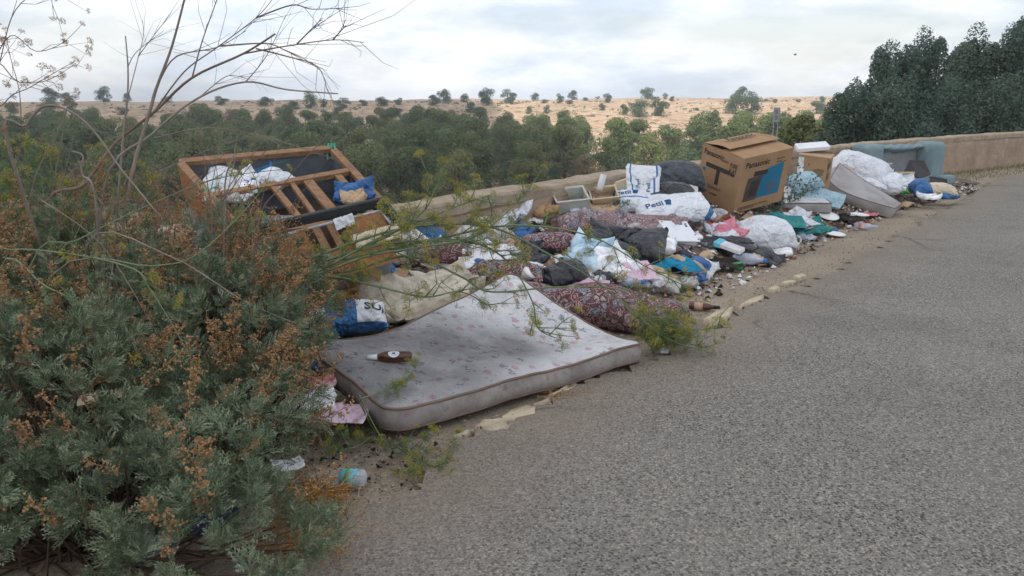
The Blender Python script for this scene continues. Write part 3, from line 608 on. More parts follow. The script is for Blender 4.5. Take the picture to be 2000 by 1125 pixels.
# ================================================================= RUBBISH MATERIALS
def sheet(name, c1, c2=None, dirt=S(120, 106, 90), damt=.35, rough=.45, spec=.45, cs=9, cst=.8, scale=5, uvfn=None, fine=.3):
    if name in _mats: return _mats[name]
    t = NT(name); col = c1
    if c2 is not None: col = t.mix(t.ramp(t.noise(scale, 5), [(.38, 0), (.62, 1)]), c1, c2)
    if uvfn: col = uvfn(t, col)
    if dirt is not None: col = t.mix(t.ramp(t.noise(4, 8, .7), [(.66 - .35 * damt, 0), (.85, .8)]), col, dirt)
    wv = t.n('ShaderNodeVectorMath', operation='ADD'); sv = t.n('ShaderNodeVectorMath', operation='SCALE'); sv.inputs['Scale'].default_value = .12
    t.l(t.noise(6, 3, .5, out=1), sv.inputs[0]); t.l(t.coord(), wv.inputs[0]); t.l(sv.outputs[0], wv.inputs[1])
    h = t.math('ADD', t.voro(cs, wv.outputs[0]), t.math('MULTIPLY', t.voro(cs * 2.7, wv.outputs[0]), .4)); h = t.math('ADD', h, t.math('MULTIPLY', t.noise(90, 4), fine * .3))
    t.bump(h, cst, .05); _mats[name] = t.set(col, rough, spec); return t.m
def stripes(bands, c):                             # blue printed bands at given u (or v) ranges
    def fn(t, col):
        sp = t.n('ShaderNodeSeparateXYZ'); t.l(t.coord('UV'), sp.inputs[0])
        for ax, a, b, *sl in bands:
            x = sp.outputs[ax]
            if sl: x = t.math('ADD', x, t.math('MULTIPLY', sp.outputs[1 - ax], sl[0]))
            f = t.math('MULTIPLY', t.math('GREATER_THAN', x, a), t.math('LESS_THAN', x, b)); col = t.mix(f, col, c)
        return col
    return fn
BLUE, WHITE = S(40, 98, 150), S(226, 230, 236)
m_white = sheet('white plastic', WHITE, S(210, 214, 222)); m_white2 = sheet('dirty white plastic', S(214, 214, 212), S(196, 194, 190), damt=.7)
m_petil = sheet('feed sack print', WHITE, S(216, 222, 230), uvfn=stripes([(1, .12, .17), (1, .84, .88)], S(44, 108, 160)), damt=.2)
m_petil2 = sheet('feed sack diagonal print', WHITE, S(218, 222, 228), uvfn=stripes([(0, .82, .90, -.35)], S(44, 100, 150)), damt=.2)
m_petil3 = sheet('feed sack blue top', WHITE, S(216, 222, 230), uvfn=stripes([(1, .74, 1.1), (0, -.1, .12), (1, .36, .40)], S(52, 124, 172)), damt=.2)
m_bluewhite = sheet('blue and white sack', WHITE, S(206, 210, 216), uvfn=stripes([(0, .30, .62), (1, -.1, .12)], S(46, 104, 158)), damt=.4)
m_blue = sheet('blue plastic', S(44, 104, 160), S(36, 86, 140), damt=.25); m_ltblue = sheet('light blue cloth', S(172, 200, 212), S(156, 186, 200), rough=.9, spec=.1)
m_blacks = sheet('black bin liner', S(52, 54, 60), S(40, 42, 48), dirt=S(96, 92, 90), damt=.3, rough=.38); m_tarp = sheet('dark grey tarpaulin', S(78, 82, 90), S(66, 70, 78), damt=.3, rough=.6)
m_turq = sheet('turquoise cloth', S(40, 142, 176), S(28, 122, 158), rough=.8, spec=.15, damt=.2); m_teal = sheet('teal cloth', S(44, 124, 124), S(66, 142, 140), rough=.8, spec=.15, damt=.25)
m_pink = sheet('pink plastic', S(206, 112, 132), S(214, 140, 156), damt=.2); m_palepink = sheet('pale pink cloth', S(206, 176, 192), S(216, 190, 204), rough=.85, spec=.1, damt=.2)
m_rust = sheet('rust brown cloth', S(150, 92, 62), S(128, 78, 58), rough=.85, spec=.1); m_red = sheet('red and white plastic', S(196, 90, 88), S(220, 214, 212), scale=3, damt=.2)
m_cream = sheet('cream blanket', S(208, 200, 184), S(180, 170, 152), rough=.95, spec=.05, damt=.6, cs=6, cst=.8, dirt=S(146, 132, 112)); m_foam = plain('yellow foam', S(216, 190, 138), S(196, 170, 118), 5, dirt=S(150, 128, 92), rough=.95, spec=.05, bs=70, bst=.5)
m_green = sheet('green plastic', S(48, 150, 100), S(70, 170, 90), damt=.15); m_navy = sheet('navy plastic', S(38, 52, 84), S(30, 40, 66), damt=.2); m_grey = sheet('grey fabric', S(148, 150, 154), S(128, 130, 136), rough=.95, spec=.05, cs=5)
m_lime = sheet('lime green plastic', S(70, 182, 74), S(50, 160, 60), damt=.1, rough=.25)
m_char = sheet('burnt cloth', S(46, 42, 40), S(60, 54, 50), dirt=S(110, 98, 88), rough=.95, spec=.05, cst=.9); m_browncloth = sheet('brown rag', S(120, 100, 88), S(150, 126, 110), rough=.95, spec=.05, cst=.9)
m_board = plain('cardboard', S(174, 142, 110), S(160, 130, 100), 4, dirt=S(120, 94, 70), dscale=2, damt=.25, rough=.9, spec=.1, bs=60, bst=.15)
m_board2 = plain('pale cardboard', S(192, 168, 140), S(176, 150, 122), 4, dirt=S(134, 112, 90), damt=.3, rough=.9, spec=.1, bs=60, bst=.2)
m_inside = plain('cardboard inside', S(136, 112, 88), S(122, 98, 76), 5, rough=.95)
m_ink = plain('dark print', S(64, 58, 56)); m_ink2 = plain('faded print', S(120, 92, 70)); m_tvblue = plain('blue print', S(36, 110, 146), S(44, 122, 156), 3); m_tvgrey = plain('grey print', S(92, 80, 68), S(78, 70, 62), 5)
m_sticker = plain('white sticker', S(222, 222, 222)); m_bluep = plain('blue lettering', S(34, 84, 132)); m_blackp = plain('black lettering', S(40, 42, 46))
m_poly = plain('polystyrene', S(232, 234, 238), S(222, 224, 230), 8, dirt=S(186, 184, 182), damt=.2, rough=.8, bs=120, bst=.25)
m_fridge = plain('fridge plastic', S(204, 206, 198), S(192, 194, 184), 5, dirt=S(150, 146, 134), damt=.35, rough=.4, spec=.5, bst=.05)
m_panel = plain('white panel', S(222, 222, 224), S(208, 208, 212), 5, dirt=S(160, 154, 150), damt=.4, rough=.6, bst=.1); m_beige = plain('beige panel', S(222, 206, 180), S(208, 190, 162), 4, dirt=S(160, 142, 118), damt=.3, rough=.9, bst=.15)
m_clear = clearplastic('clear plastic', alpha=.3); m_clearblue = clearplastic('blue tinted film', (.62, .82, .94, 1), .75); m_cloudy = clearplastic('cloudy film', (.93, .94, .96, 1), .85, .3); m_lilac = clearplastic('lilac tinted film', (.80, .84, .96, 1), .55)
m_wood = NT('raw wood'); 
def woodmat(name, c1, c2):
    t = NT(name); mpn = t.n('ShaderNodeMapping'); mpn.inputs['Scale'].default_value = (3, 14, 14); t.l(t.coord(), mpn.inputs[0])
    col = t.mix(t.ramp(t.noise(4, 6, .6, mpn.outputs[0]), [(.35, 0), (.65, 1)]), c1, c2); col = t.mix(t.ramp(t.noise(5, 7, .7), [(.58, 0), (.75, .7)]), col, S(110, 84, 60))
    t.bump(t.noise(10, 5, .6, mpn.outputs[0]), .3, .01); return t.set(col, .8, .2)
m_wood = woodmat('sofa timber', S(162, 128, 98), S(132, 102, 78)); m_ply = woodmat('orange plywood', S(166, 116, 78), S(144, 98, 66)); m_lath = woodmat('pale lath', S(206, 186, 152), S(184, 160, 126))
m_lining = plain('grey sofa lining', S(132, 138, 146), S(108, 114, 124), 3, dirt=S(84, 84, 88), damt=.4, rough=.95, spec=.05, bs=80, bst=.3); m_dkboard = plain('dark hardboard', S(96, 78, 62), S(78, 64, 54), 4, rough=.85)
m_blackedge = plain('black vinyl', S(58, 62, 64), S(46, 50, 52), 5, dirt=S(100, 98, 94), damt=.4, rough=.55); m_whitetrim = plain('white piping', S(200, 204, 208), S(180, 184, 190), 6)
m_string = plain('green twine', S(70, 176, 148)); m_blackboard = plain('blackened board', S(42, 40, 42), S(54, 50, 50), 4, rough=.6)
def paisley(name, sat=1.0):
    t = NT(name); wv = t.n('ShaderNodeVectorMath', operation='ADD'); sv = t.n('ShaderNodeVectorMath', operation='SCALE'); sv.inputs['Scale'].default_value = .10
    t.l(t.noise(12, 2, .5, out=1), sv.inputs[0]); t.l(t.coord(), wv.inputs[0]); t.l(sv.outputs[0], wv.inputs[1]); p = wv.outputs[0]
    v = t.voro(15, p, out=None); d = v.outputs['Distance']; ring = t.math('FRACT', t.math('MULTIPLY', d, 3.2))
    cell = t.n('ShaderNodeSeparateColor'); t.l(v.outputs['Color'], cell.inputs[0])
    pal = t.ramp(cell.outputs[0], [(0, S(132, 86, 96)), (.22, S(156, 142, 146)), (.45, S(112, 138, 156)), (.6, S(170, 138, 140)), (.82, S(104, 76, 78))], 'CONSTANT')
    c = t.mix(t.ramp(ring, [(.0, 1), (.16, 1), (.22, 0)], 'LINEAR'), pal, S(70, 48, 52)); c = t.mix(t.ramp(ring, [(.45, 0), (.5, 1), (.62, 1), (.68, 0)]), c, S(202, 186, 178))
    c = t.mix(t.ramp(t.voro(60, p), [(.12, .8), (.2, 0)]), c, S(200, 176, 166)); edge = t.voro(15, p, 'DISTANCE_TO_EDGE'); c = t.mix(t.ramp(edge, [(.03, 1), (.07, 0)]), c, S(72, 50, 50))
    c = t.mix(t.ramp(t.noise(2.5, 6, .6), [(.35, .2), (.65, .75 if sat < 1 else .4)]), c, S(150, 132, 134) if sat < 1 else S(110, 84, 84))
    t.bump(t.noise(30, 5), .35, .01); return t.set(c, .9, .1)
m_pais = paisley('paisley upholstery'); m_pais2 = paisley('faded paisley upholstery', .6)
t = NT('floral ticking')                           # printed flowers and leaf sprigs, grey stains
p = t.coord('UV'); mpn = t.n('ShaderNodeMapping'); mpn.inputs['Scale'].default_value = (1.9, 1.0, 1); t.l(p, mpn.inputs[0]); p = mpn.outputs[0]
wv = t.n('ShaderNodeVectorMath', operation='ADD'); sv = t.n('ShaderNodeVectorMath', operation='SCALE'); sv.inputs['Scale'].default_value = .03
t.l(t.noise(22, 3, .6, p, out=1), sv.inputs[0]); t.l(p, wv.inputs[0]); t.l(sv.outputs[0], wv.inputs[1]); wp = wv.outputs[0]
c = t.mix(t.ramp(t.noise(3, 5, .6, p), [(.35, 0), (.65, 1)]), S(220, 219, 220), S(204, 203, 206))
v = t.voro(11.5, wp, out=None, rnd=.75); cell = t.n('ShaderNodeSeparateColor'); t.l(v.outputs['Color'], cell.inputs[0])
petal = t.ramp(t.math('ADD', v.outputs['Distance'], t.math('MULTIPLY', t.math('SUBTRACT', t.noise(60, 2, .5, p), .5), .45)), [(.24, 1), (.31, 0)])
isf = t.ramp(cell.outputs[0], [(.52, 1), (.54, 0)]); isl = t.ramp(cell.outputs[0], [(.58, 0), (.6, 1)])
c = t.mix(t.math('MULTIPLY', t.math('MULTIPLY', petal, isf), .6), c, t.mix(t.ramp(t.noise(70, 2, .5, p), [(.42, 0), (.58, 1)]), S(176, 112, 140), S(206, 166, 184)))
sprig = t.ramp(t.math('ADD', v.outputs['Distance'], t.math('MULTIPLY', t.math('SUBTRACT', t.noise(42, 1, .5, p), .5), 1.6)), [(.18, 1), (.24, 0)])
c = t.mix(t.math('MULTIPLY', t.math('MULTIPLY', sprig, isl), .65), c, S(116, 116, 132))
v3 = t.voro(24, wp, out=None); c3 = t.n('ShaderNodeSeparateColor'); t.l(v3.outputs['Color'], c3.inputs[0]); c = t.mix(t.math('MULTIPLY', t.ramp(v3.outputs['Distance'], [(.14, .6), (.2, 0)]), t.ramp(c3.outputs[1], [(.7, 0), (.72, 1)])), c, S(150, 140, 156))
att = t.n('ShaderNodeAttribute', attribute_name='stain'); st = t.math('MULTIPLY', att.outputs['Fac'], t.ramp(t.noise(2.6, 8, .62, p), [(.2, .45), (.55, 1)])); c = t.mix(t.math('MULTIPLY', st, .95), c, S(150, 149, 149), 'MULTIPLY')
c = t.mix(t.ramp(t.noise(7, 8, .72, p), [(.5, 0), (.7, .45)]), c, S(136, 130, 128))
t.bump(t.math('ADD', t.noise(14, 6, .65, p, 1.5), t.math('MULTIPLY', t.noise(5, 4, .5, p, 2.0), 1.5)), .6, .03); m_floral = t.set(c, .95, .1)
t = NT('mattress side'); c = t.mix(t.ramp(t.noise(6, 7, .65), [(.35, 0), (.65, 1)]), S(162, 154, 150), S(122, 114, 110)); c = t.mix(t.ramp(t.noise(15, 7, .7), [(.55, 0), (.7, .8)]), c, S(112, 100, 98)); c = t.mix(t.ramp(t.voro(9), [(.13, .55), (.2, 0)]), c, S(150, 96, 116)); t.bump(t.noise(25, 5), .5, .01); m_mside = t.set(c, .95, .1)
m_piping = plain('brown piping', S(136, 114, 102), S(110, 92, 84), 8, rough=.9); m_ticking = plain('grey mattress ticking', S(170, 168, 168), S(154, 150, 148), 4, dirt=S(124, 118, 112), damt=.5, rough=.95, spec=.05, bs=70, bst=.3)
m_brownglass = NT('brown bottle glass'); m_brownglass.set(S(88, 52, 30), .12, .6); m_brownglass.b.inputs['Transmission Weight'].default_value = .25; m_brownglass = m_brownglass.m
m_greenglass = clearplastic('green bottle plastic', S(60, 130, 84), .8, .1); m_pet = clearplastic('clear bottle plastic', (.88, .92, .96, 1), .32, .08); m_petblue = clearplastic('bluish bottle plastic', (.74, .82, .95, 1), .42, .1)
m_foil = plain('bottle label', S(216, 218, 224)); m_labelblue = plain('light blue label', S(92, 176, 204), S(120, 196, 214), 20); m_labelgreen = plain('green label band', S(96, 170, 110)); m_cap = plain('white bottle cap', S(228, 230, 234)); m_bluecap = plain('blue bottle cap', S(70, 120, 186))
m_sofateal = plain('teal sofa cover', S(138, 156, 160), S(122, 142, 148), 4, dirt=S(92, 116, 120), damt=.3, rough=.95, spec=.05, bs=50, bst=.35); m_sofalining = plain('worn grey sofa lining', S(150, 150, 152), S(132, 134, 138), 4, dirt=S(112, 108, 106), damt=.4, rough=.95, spec=.05, bs=60, bst=.3)
m_plate = plain('white plate', S(232, 232, 230), rough=.3, spec=.5, bst=.0)
# ================================================================= THE BIG DUMPED THINGS
def vec(*a): return np.array(a, float)
# ---- floral mattress, front
cN, cR, cB, cL = (np.array(q) for q in (on(765, 806, .15), on(1262, 668, .14), on(1003, 540, .44), on(585, 672, .32)))
mat_r = empty('floral_mattress', (float(cN[0]), float(cN[1]), 0), 'stained white floral mattress sagging on the ground beside a brown bottle', 'mattress')
n, m = 44, 72; uu, vv = np.meshgrid(np.linspace(0, 1, m), np.linspace(0, 1, n))
rc = .055                                          # rounded corners in plan
def plan(u, v):
    a, b = np.clip(np.abs(u - .5) - (.5 - rc), 0, 1), np.clip(np.abs(v - .5) - (.5 - rc * 1.6), 0, 1)
    u2, v2 = u.copy(), v.copy(); k = (a > 0) & (b > 0); f = np.sqrt((a / rc) ** 2 + (b / (rc * 1.6)) ** 2); big = np.maximum(a / rc, b / (rc * 1.6)); s = np.where(k, big / np.maximum(f, 1e-6), 1)
    return np.where(k, .5 + np.sign(u - .5) * (.5 - rc + a * s), u2), np.where(k, .5 + np.sign(v - .5) * (.5 - rc * 1.6 + b * s), v2)
u2, v2 = plan(uu, vv)
def msurf(u, v):
    P = (cN * ((1 - u) * (1 - v))[..., None] + cR * (u * (1 - v))[..., None] + cB * (u * v)[..., None] + cL * ((1 - u) * v)[..., None])
    P[..., 2] += .03 * np.sin(u * 5 + v * 3) * v + vnoise(u * 4, v * 3, 1.0, 2.) * .022 + vnoise(u * 12, v * 8, 1.0, 6.) * .006 - .07 * np.exp(-((u - .62) ** 2 + (v - .25) ** 2) / .06) * v - .05 * np.sin(np.pi * u) * (1 - v) * .3
    P[..., 2] -= .07 * np.sin(np.pi * v) * u ** 2 + .06 * np.sin(np.pi * u) * v ** 2
    return P
top = msurf(u2, v2); crown = np.clip(np.minimum(np.minimum(uu, 1 - uu) * 1.8, np.minimum(vv, 1 - vv)) * 9, 0, 1); top[..., 2] += .018 * crown ** .6
mb = MB().grid(top); mb.uv = [np.stack([uu, vv], -1).reshape(-1, 2)]
o = mb.build('top_ticking', m_floral, mat_r, smooth=True, subd=1)
a = o.data.attributes.new('stain', 'FLOAT', 'POINT'); stn = np.clip(1.5 - ((uu - .12) / .5) ** 2 - ((vv - .62) / .75) ** 2, 0, 1) + .8 * np.exp(-((uu - .62) ** 2 / .03 + (vv - .38) ** 2 / .05)); a.data.foreach_set('value', np.clip(stn, 0, 1).astype(np.float32).ravel())
k = np.arange(n * m).reshape(n, m); rim = np.concatenate([k[0], k[1:, -1], k[-1, -2::-1], k[-2:0:-1, 0]]); RP = top.reshape(-1, 3)[rim]; ctr = RP.mean(0)
outw = RP - ctr; outw[:, 2] = 0; outw /= np.linalg.norm(outw, axis=1)[:, None]
rows = []
for f_, b_ in ((0, 0), (.12, .008), (.5, .022), (.88, .01), (1, -.004)): q = RP.copy(); q += outw * b_; q[:, 2] -= .11 * f_ + 0 * q[:, 2]; q[:, 2] = np.maximum(q[:, 2], .004); rows.append(q)
P = np.stack(rows); MB().grid(P, flip=True, wrap=True).build('side_border', m_mside, mat_r, smooth=True)
bot = msurf(u2, v2); bot[..., 2] = np.maximum(bot[..., 2] - .105, .006); MB().grid(bot, flip=True).build('underside', m_mside, mat_r, smooth=True)
MB().tube([tuple(q) for q in RP + outw * .004] + [tuple(RP[0] + outw[0] * .004)], .0075, 6, cap=False).build('piping', m_piping, mat_r, smooth=True)
MB().tube([tuple(q) for q in P[4] + outw * .004] + [tuple(P[4][0] + outw[0] * .004)], .0065, 5, cap=False).build('piping', m_piping, mat_r, smooth=True)
# ---- bottles
def bottle(name, label, p, ax, Ls, r, mat, parts, cat='bottle', group=None):
    ax = Vector(ax).normalized(); p = Vector(p) + Vector((0, 0, r)); b = empty(name, tuple(p), label, cat, group)
    prof = [(0, r * .6), (.01, r * .95), (.03, r), (Ls * .55, r), (Ls * .66, r * .86), (Ls * .78, r * .46), (Ls * .93, r * .36), (Ls, r * .38)]
    MB().lathe(prof, p - ax * Ls * .45, ax, 18).build('glass' if 'glass' in mat.name else 'body', mat, b, smooth=True)
    for nm, a0, a1, rr, mm_ in parts: MB().lathe([(a0 * Ls, r * rr), (a1 * Ls, r * (rr if nm != 'neck_foil' else rr * .8))], p - ax * Ls * .45, ax, 18).build(nm, mm_, b, smooth=True)
    return b
def mz_at(px, py):                                 # point on the mattress top under a pixel
    F_ = top.reshape(-1, 3); a_, b_ = topix(F_[:, 0], F_[:, 1], F_[:, 2]); return Vector(F_[int(np.argmin((a_ - px) ** 2 + (b_ - py) ** 2))])
pb = mz_at(765, 706); bt = bottle('beer_bottle', 'broken brown glass bottle with round white label lying on the mattress', pb, (-1, -.12, .01), .235, .031, m_brownglass, [('neck_foil', .78, 1.005, .5, m_foil)])
mb = MB(); pc = pb + Vector((.012, -.012, .031)); ax_ = Vector((-1, -.12, 0)).normalized(); V = []
for k_ in range(20):
    a_ = 6.283 * k_ / 20; s_, h_ = math.cos(a_) * .03, math.sin(a_) * .8 + 1.1; V.append(tuple(pc + ax_ * s_ + Vector((ax_.y, -ax_.x, 0)) * (math.cos(h_) * .0318) * -1 + Vector((0, 0, math.sin(h_) * .0318))))
mb.add(V, [tuple(range(20))]); lbl = mb.build('label', m_foil, bt)
MB().add([tuple(Vector(v).lerp(Vector(V[0]).lerp(Vector(V[10]), .5), .72) + Vector((0, -.002, .0022))) for v in V], [tuple(range(20))]).build('label_emblem', m_bluep, lbl)
bottle('beer_bottle', 'brown glass beer bottle on the ground at the end of the paisley roll', on(1372, 606, 0), (1, -.25, 0), .24, .03, m_brownglass, [('neck_foil', .8, 1.005, .5, m_blackp), ('label', .18, .45, 1.02, m_board2)])
bottle('green_bottle', 'green plastic bottle with white cap at the edge of the asphalt', on(1437, 528, 0), (-.9, -.5, 0), .22, .04, m_greenglass, [('cap', .93, 1.03, .42, m_cap), ('label', .2, .5, 1.02, m_green)])
bottle('water_bottle', 'large clear plastic bottle lying beside the green bottle', on(1460, 516, .01), (.8, -.6, 0), .33, .055, m_petblue, [('cap', .95, 1.02, .45, m_bluecap)])
bottle('water_bottle', 'clear plastic bottle with light blue label beside the dry grass', on(665, 948, 0), (-1, .1, 0), .25, .038, m_pet, [('label', .14, .44, 1.02, m_labelblue), ('label_band', .25, .33, 1.035, m_labelgreen)])
bottle('water_bottle', 'clear bottle with wide pale blue wrapper against the cream blanket', onpile(775, 618), (-.5, -.6, .35), .27, .045, m_pet, [('label', .12, .5, 1.02, m_labelblue)])
bottle('water_bottle', 'clear bottle with blue cap lying behind the mattress edge', onpile(828, 612), (.95, -.2, 0), .3, .042, m_pet, [('cap', .95, 1.03, .45, m_bluecap)])
for px, py, ax, lab in ((1118, 548, (.3, -.9, .2), 'crushed bluish bottle behind the paisley roll next to black bag'), (1188, 552, (.9, .3, .1), 'bluish bottle behind the paisley roll next to pink paper'), (1222, 560, (.8, -.5, .1), 'bluish bottle behind the paisley roll next to white rag'), (1688, 448, (.9, -.3, .0), 'small clear bottle with red wrapper below the grey mattress'), (1245, 548, (-.6, -.6, .2), 'bluish bottle half under the pink cloth')):
    bottle('water_bottle', lab, onpile(px, py), ax, .28, .042, m_petblue, [('cap', .95, 1.03, .45, m_bluecap)] if 'wrapper' not in lab else [('label', .15, .5, 1.02, m_red)])
# ---- television carton
def carton(name, label, O, ex, ey, ez, mat, tk=.006):
    O, ex, ey, ez = map(np.array, (O, ex, ey, ez)); r = empty(name, tuple(O), label, 'carton'); u = [v / np.linalg.norm(v) for v in (ex, ey, ez)]
    fp_ = MB().obox(O, ex, u[1] * tk, ez).build('front_panel', mat, r); sp_ = MB().obox(O + u[1] * tk, u[0] * tk, ey - u[1] * tk, ez).build('side_panel', mat, r)
    MB().obox(O + ex, -u[0] * tk, ey, ez).build('side_panel', mat, r) if False else MB().obox(O + ex - u[0] * tk + u[1] * tk, u[0] * tk, ey - u[1] * tk, ez).build('side_panel', mat, r)
    MB().obox(O + ey + u[0] * tk, ex - 2 * u[0] * tk, -u[1] * tk, ez).build('back_panel', mat, r); MB().obox(O + u[0] * tk + u[1] * tk + u[2] * .004, ex - 2 * u[0] * tk, ey - 2 * u[1] * tk, u[2] * tk).build('bottom_panel', m_inside, r)
    return r, (fp_, sp_)
O = vec(2.674, 9.692, .28); eX = vec(.814, .57, .109); eY = vec(-.577, .774, .259); eZ = vec(.063, -.274, .96); LX, LY, LZ = .927, .631, .701
box, (pF, pL) = carton('television_carton', 'large open brown television carton with dark T print and lettering', O, eX * LX, eY * LY, eZ * LZ, m_board)
T = O + eZ * LZ
def bent_flap(a, along, inward, length, angs, name):   # flap hinged on edge a..a+along, bending upward by angles
    rows = [a, a + along]; P = [np.stack([a, a + along])]; cur = np.stack([a, a + along]); d = inward / np.linalg.norm(inward); 
    for an in angs: cur = cur + (d * math.cos(an) + eZ * math.sin(an)) * (length / len(angs)); P.append(cur)
    ss = np.linspace(0, 1, 8); G = np.stack([p[0] + (p[1] - p[0]) * ss[:, None] for p in P]); up_ = np.stack([G + eZ * .006, G]); return soft_mb(up_).build(name, m_board, box, smooth=False)
bent_flap(T + eY * (LY + .0), eX * LX, -eY, .40, [.15, .22, .12, -.05], 'back_flap'); bent_flap(T, eX * LX, eY, .33, [.05, .02, -.06, .05], 'front_flap')
bent_flap(T + eX * .006 - eZ * .012, eY * LY, eX, .30, [-.12, -.2, -.3], 'end_flap'); bent_flap(T + eX * (LX - .006) - eZ * .012, eY * LY, -eX, .30, [-.1, -.1, -.1], 'end_flap')
nF, nL = -eY, -eX
def onface(O_, ex_, ey_, poly, name, mat, par, off=.0025):
    nn = np.cross(ex_, ey_); nn /= np.linalg.norm(nn); MB().add([O_ + ex_ * a + ey_ * b + nn * off for a, b in poly], [tuple(range(len(poly)))]).build(name, mat, par)
# right face (front): origin O, ex=eX, ey=eZ
flat_text('Panasonic', O + eX * .06 + eZ * (LZ - .135), eX, eZ, .075, 'brand_lettering', m_ink, pF, bold=.03, width=.44)
onface(O, eX, eZ, [(.13, .15), (.15, .40), (.22, .43), (.36, .43), (.36, .485), (.79, .56), (.80, .14), (.34, .14), (.30, .14)], 'picture_back', m_tvblue, pF)
onface(O, eX, eZ, [(.13, .13), (.15, .43), (.42, .44), (.37, .13)], 'picture_screen', m_tvgrey, pF, .004); onface(O, eX, eZ, [(.20, .18), (.22, .385), (.385, .39), (.35, .18)], 'screen_print', m_ink, pF, .0055)
onface(O, eX, eZ, [(.24, .44), (.25, .505), (.50, .50), (.50, .44)], 'picture_bar', m_ink, pF, .004); onface(O, eX, eZ, [(.52, .275), (.52, .30), (.72, .30), (.72, .275), (.65, .275), (.63, .17), (.60, .17), (.62, .275)], 'small_t_print', m_ink2, pF, .004)
for a, b, w in ((.62, .60, .16), (.64, .56, .1), (.78, .55, .04), (.07, .05, .55), (.07, .03, .3)): onface(O, eX, eZ, [(a, b), (a + w, b), (a + w, b + .018), (a, b + .018)], 'fine_print', m_ink2, pF)
# left face: origin at left-bottom (O+eY*LY), ex=-eY
OL = O + eY * LY; e2 = -eY
flat_text('Panasonic', OL + e2 * .03 + eZ * (LZ - .12), e2, eZ, .07, 'brand_lettering', m_ink, pL, bold=.03, width=.32)
onface(OL, e2, eZ, [(.09, .44), (.09, .495), (.47, .495), (.47, .44), (.32, .44), (.32, .26), (.265, .26), (.265, .44)], 't_print', m_ink, pL)
flat_text('Quintrix F', OL + e2 * .18 + eZ * .185, e2, eZ, .042, 'model_lettering', m_ink, pL, bold=.01, width=.2); flat_text('TX-29', OL + e2 * .21 + eZ * .13, e2, eZ, .03, 'model_lettering', m_ink2, pL, width=.1) if False else None
onface(OL, e2, eZ, [(.22, .12), (.34, .12), (.34, .145), (.22, .145)], 'fine_print', m_ink2, pL)
for r_, row in enumerate(('PURE', 'FLAT')): flat_text(row, OL + e2 * .45 + eZ * (LZ - .16 - r_ * .07), e2, eZ, .055, 'block_lettering', m_ink, pL, bold=.03, width=.11)
onface(OL, e2, eZ, [(.48, .44), (.54, .44), (.54, .475), (.48, .475)], 'fine_print', m_ink, pL); onface(OL, e2, eZ, [(.30, .57), (.42, .57), (.42, .60), (.30, .60)], 'fine_print', m_ink2, pL)
onface(OL, e2, eZ, [(.02, .11), (.14, .11), (.14, .245), (.02, .245)], 'sticker', m_sticker, pL)
for b in (.13, .165, .19, .215): onface(OL, e2, eZ, [(.035, b), (.11, b), (.11, b + .012), (.035, b + .012)], 'sticker_print', m_tvgrey, pL, .004)
onface(OL, e2, eZ, [(.075 + .026 * math.cos(a_), .40 + .026 * math.sin(a_)) for a_ in np.linspace(0, 6.2, 14)], 'round_sticker', m_tvblue, pL)
TF = T + eY * LY * .98; flat_text('Panasonic', TF + eX * .20 - eY * .2 + eZ * .058, eX, eY, .10, 'brand_lettering', m_ink, box, n=.004, bold=.03, width=.5)
# second carton behind it, with foam sheet on top
O2 = np.array(on(1548, 388, .3)); a2 = vec(.62, -.02, -.08); a2 = vec(.40, -.02, -.05); b2 = vec(.28, .52, .06); c2 = vec(.02, -.04, .60)
bx2, (pF2, pL2) = carton('torn_carton', 'torn brown carton with tape marks behind the television carton', O2, a2, b2, c2, m_board)
onface(O2, a2, c2, [(.02, .02), (.30, .02), (.20, .97), (.02, .97)], 'plastic_film', m_cloudy, bx2, .004); onface(O2, a2, c2, [(.55, .72), (.75, .76), (.95, .73), (.85, .62), (.7, .60)], 'hand_hole', m_inside, bx2, .004)
onface(O2 + a2, b2, c2, [(.1, .7), (.6, .72), (.6, .86), (.1, .85)], 'fine_print', m_ink, bx2, .004); onface(O2 + a2, b2, c2, [(.1, .45), (.5, .47), (.5, .64), (.1, .62)], 'picture_print', m_tvgrey, bx2, .004)
MB().obox(O2 + c2 + vec(0, 0, .004), a2 * 1.1, b2 * .55, vec(.0, 0, .012)).build('flap', m_board2, bx2)
tag(MB().obox(O2 + c2 + vec(.02, .1, .025), vec(.48, .1, .03), vec(.1, .45, .05), vec(0, -.02, .055)).build('foam_sheet', m_poly, origin=O2 + c2, bevel=.01), 'white foam sheet lying on top of the torn carton', 'foam sheet')
# ---- polystyrene box
O3 = vec(1.525, 7.853, .16); x3, y3, z3 = vec(.862, .497, -.099) * .374, vec(-.357, .734, .578) * .30, vec(.36, -.463, .81) * .134
r3 = empty('polystyrene_box', tuple(O3), 'white polystyrene box tipped forward on the turquoise cloth', 'box')
MB().obox(O3 + x3 * .04 + y3 * .04, x3 * .92, y3 * .92, z3 * .96).build('body', m_poly, r3, bevel=.008); lid_ = MB().obox(O3 + z3 * .97, x3, y3, z3 * .10).build('lid', m_poly, r3, bevel=.006)
for a_, b_ in ((.06, .9), (.93, .08), (.07, .1)): MB().obox(O3 + z3 * 1.075 + x3 * a_ + y3 * b_, x3 * .04, y3 * .04, z3 * .02).build('screw_hole', m_blackp, lid_)
sc_ = [(.80, .70), (.88, .72), (.80, .76), (.90, .78), (.82, .82), (.92, .86), (.84, .88)]; MB().tube([tuple(O3 + z3 * 1.08 + x3 * u_ + y3 * v_) for u_, v_ in sc_], .0035, 4).build('marker_scribble', m_bluep, lid_)
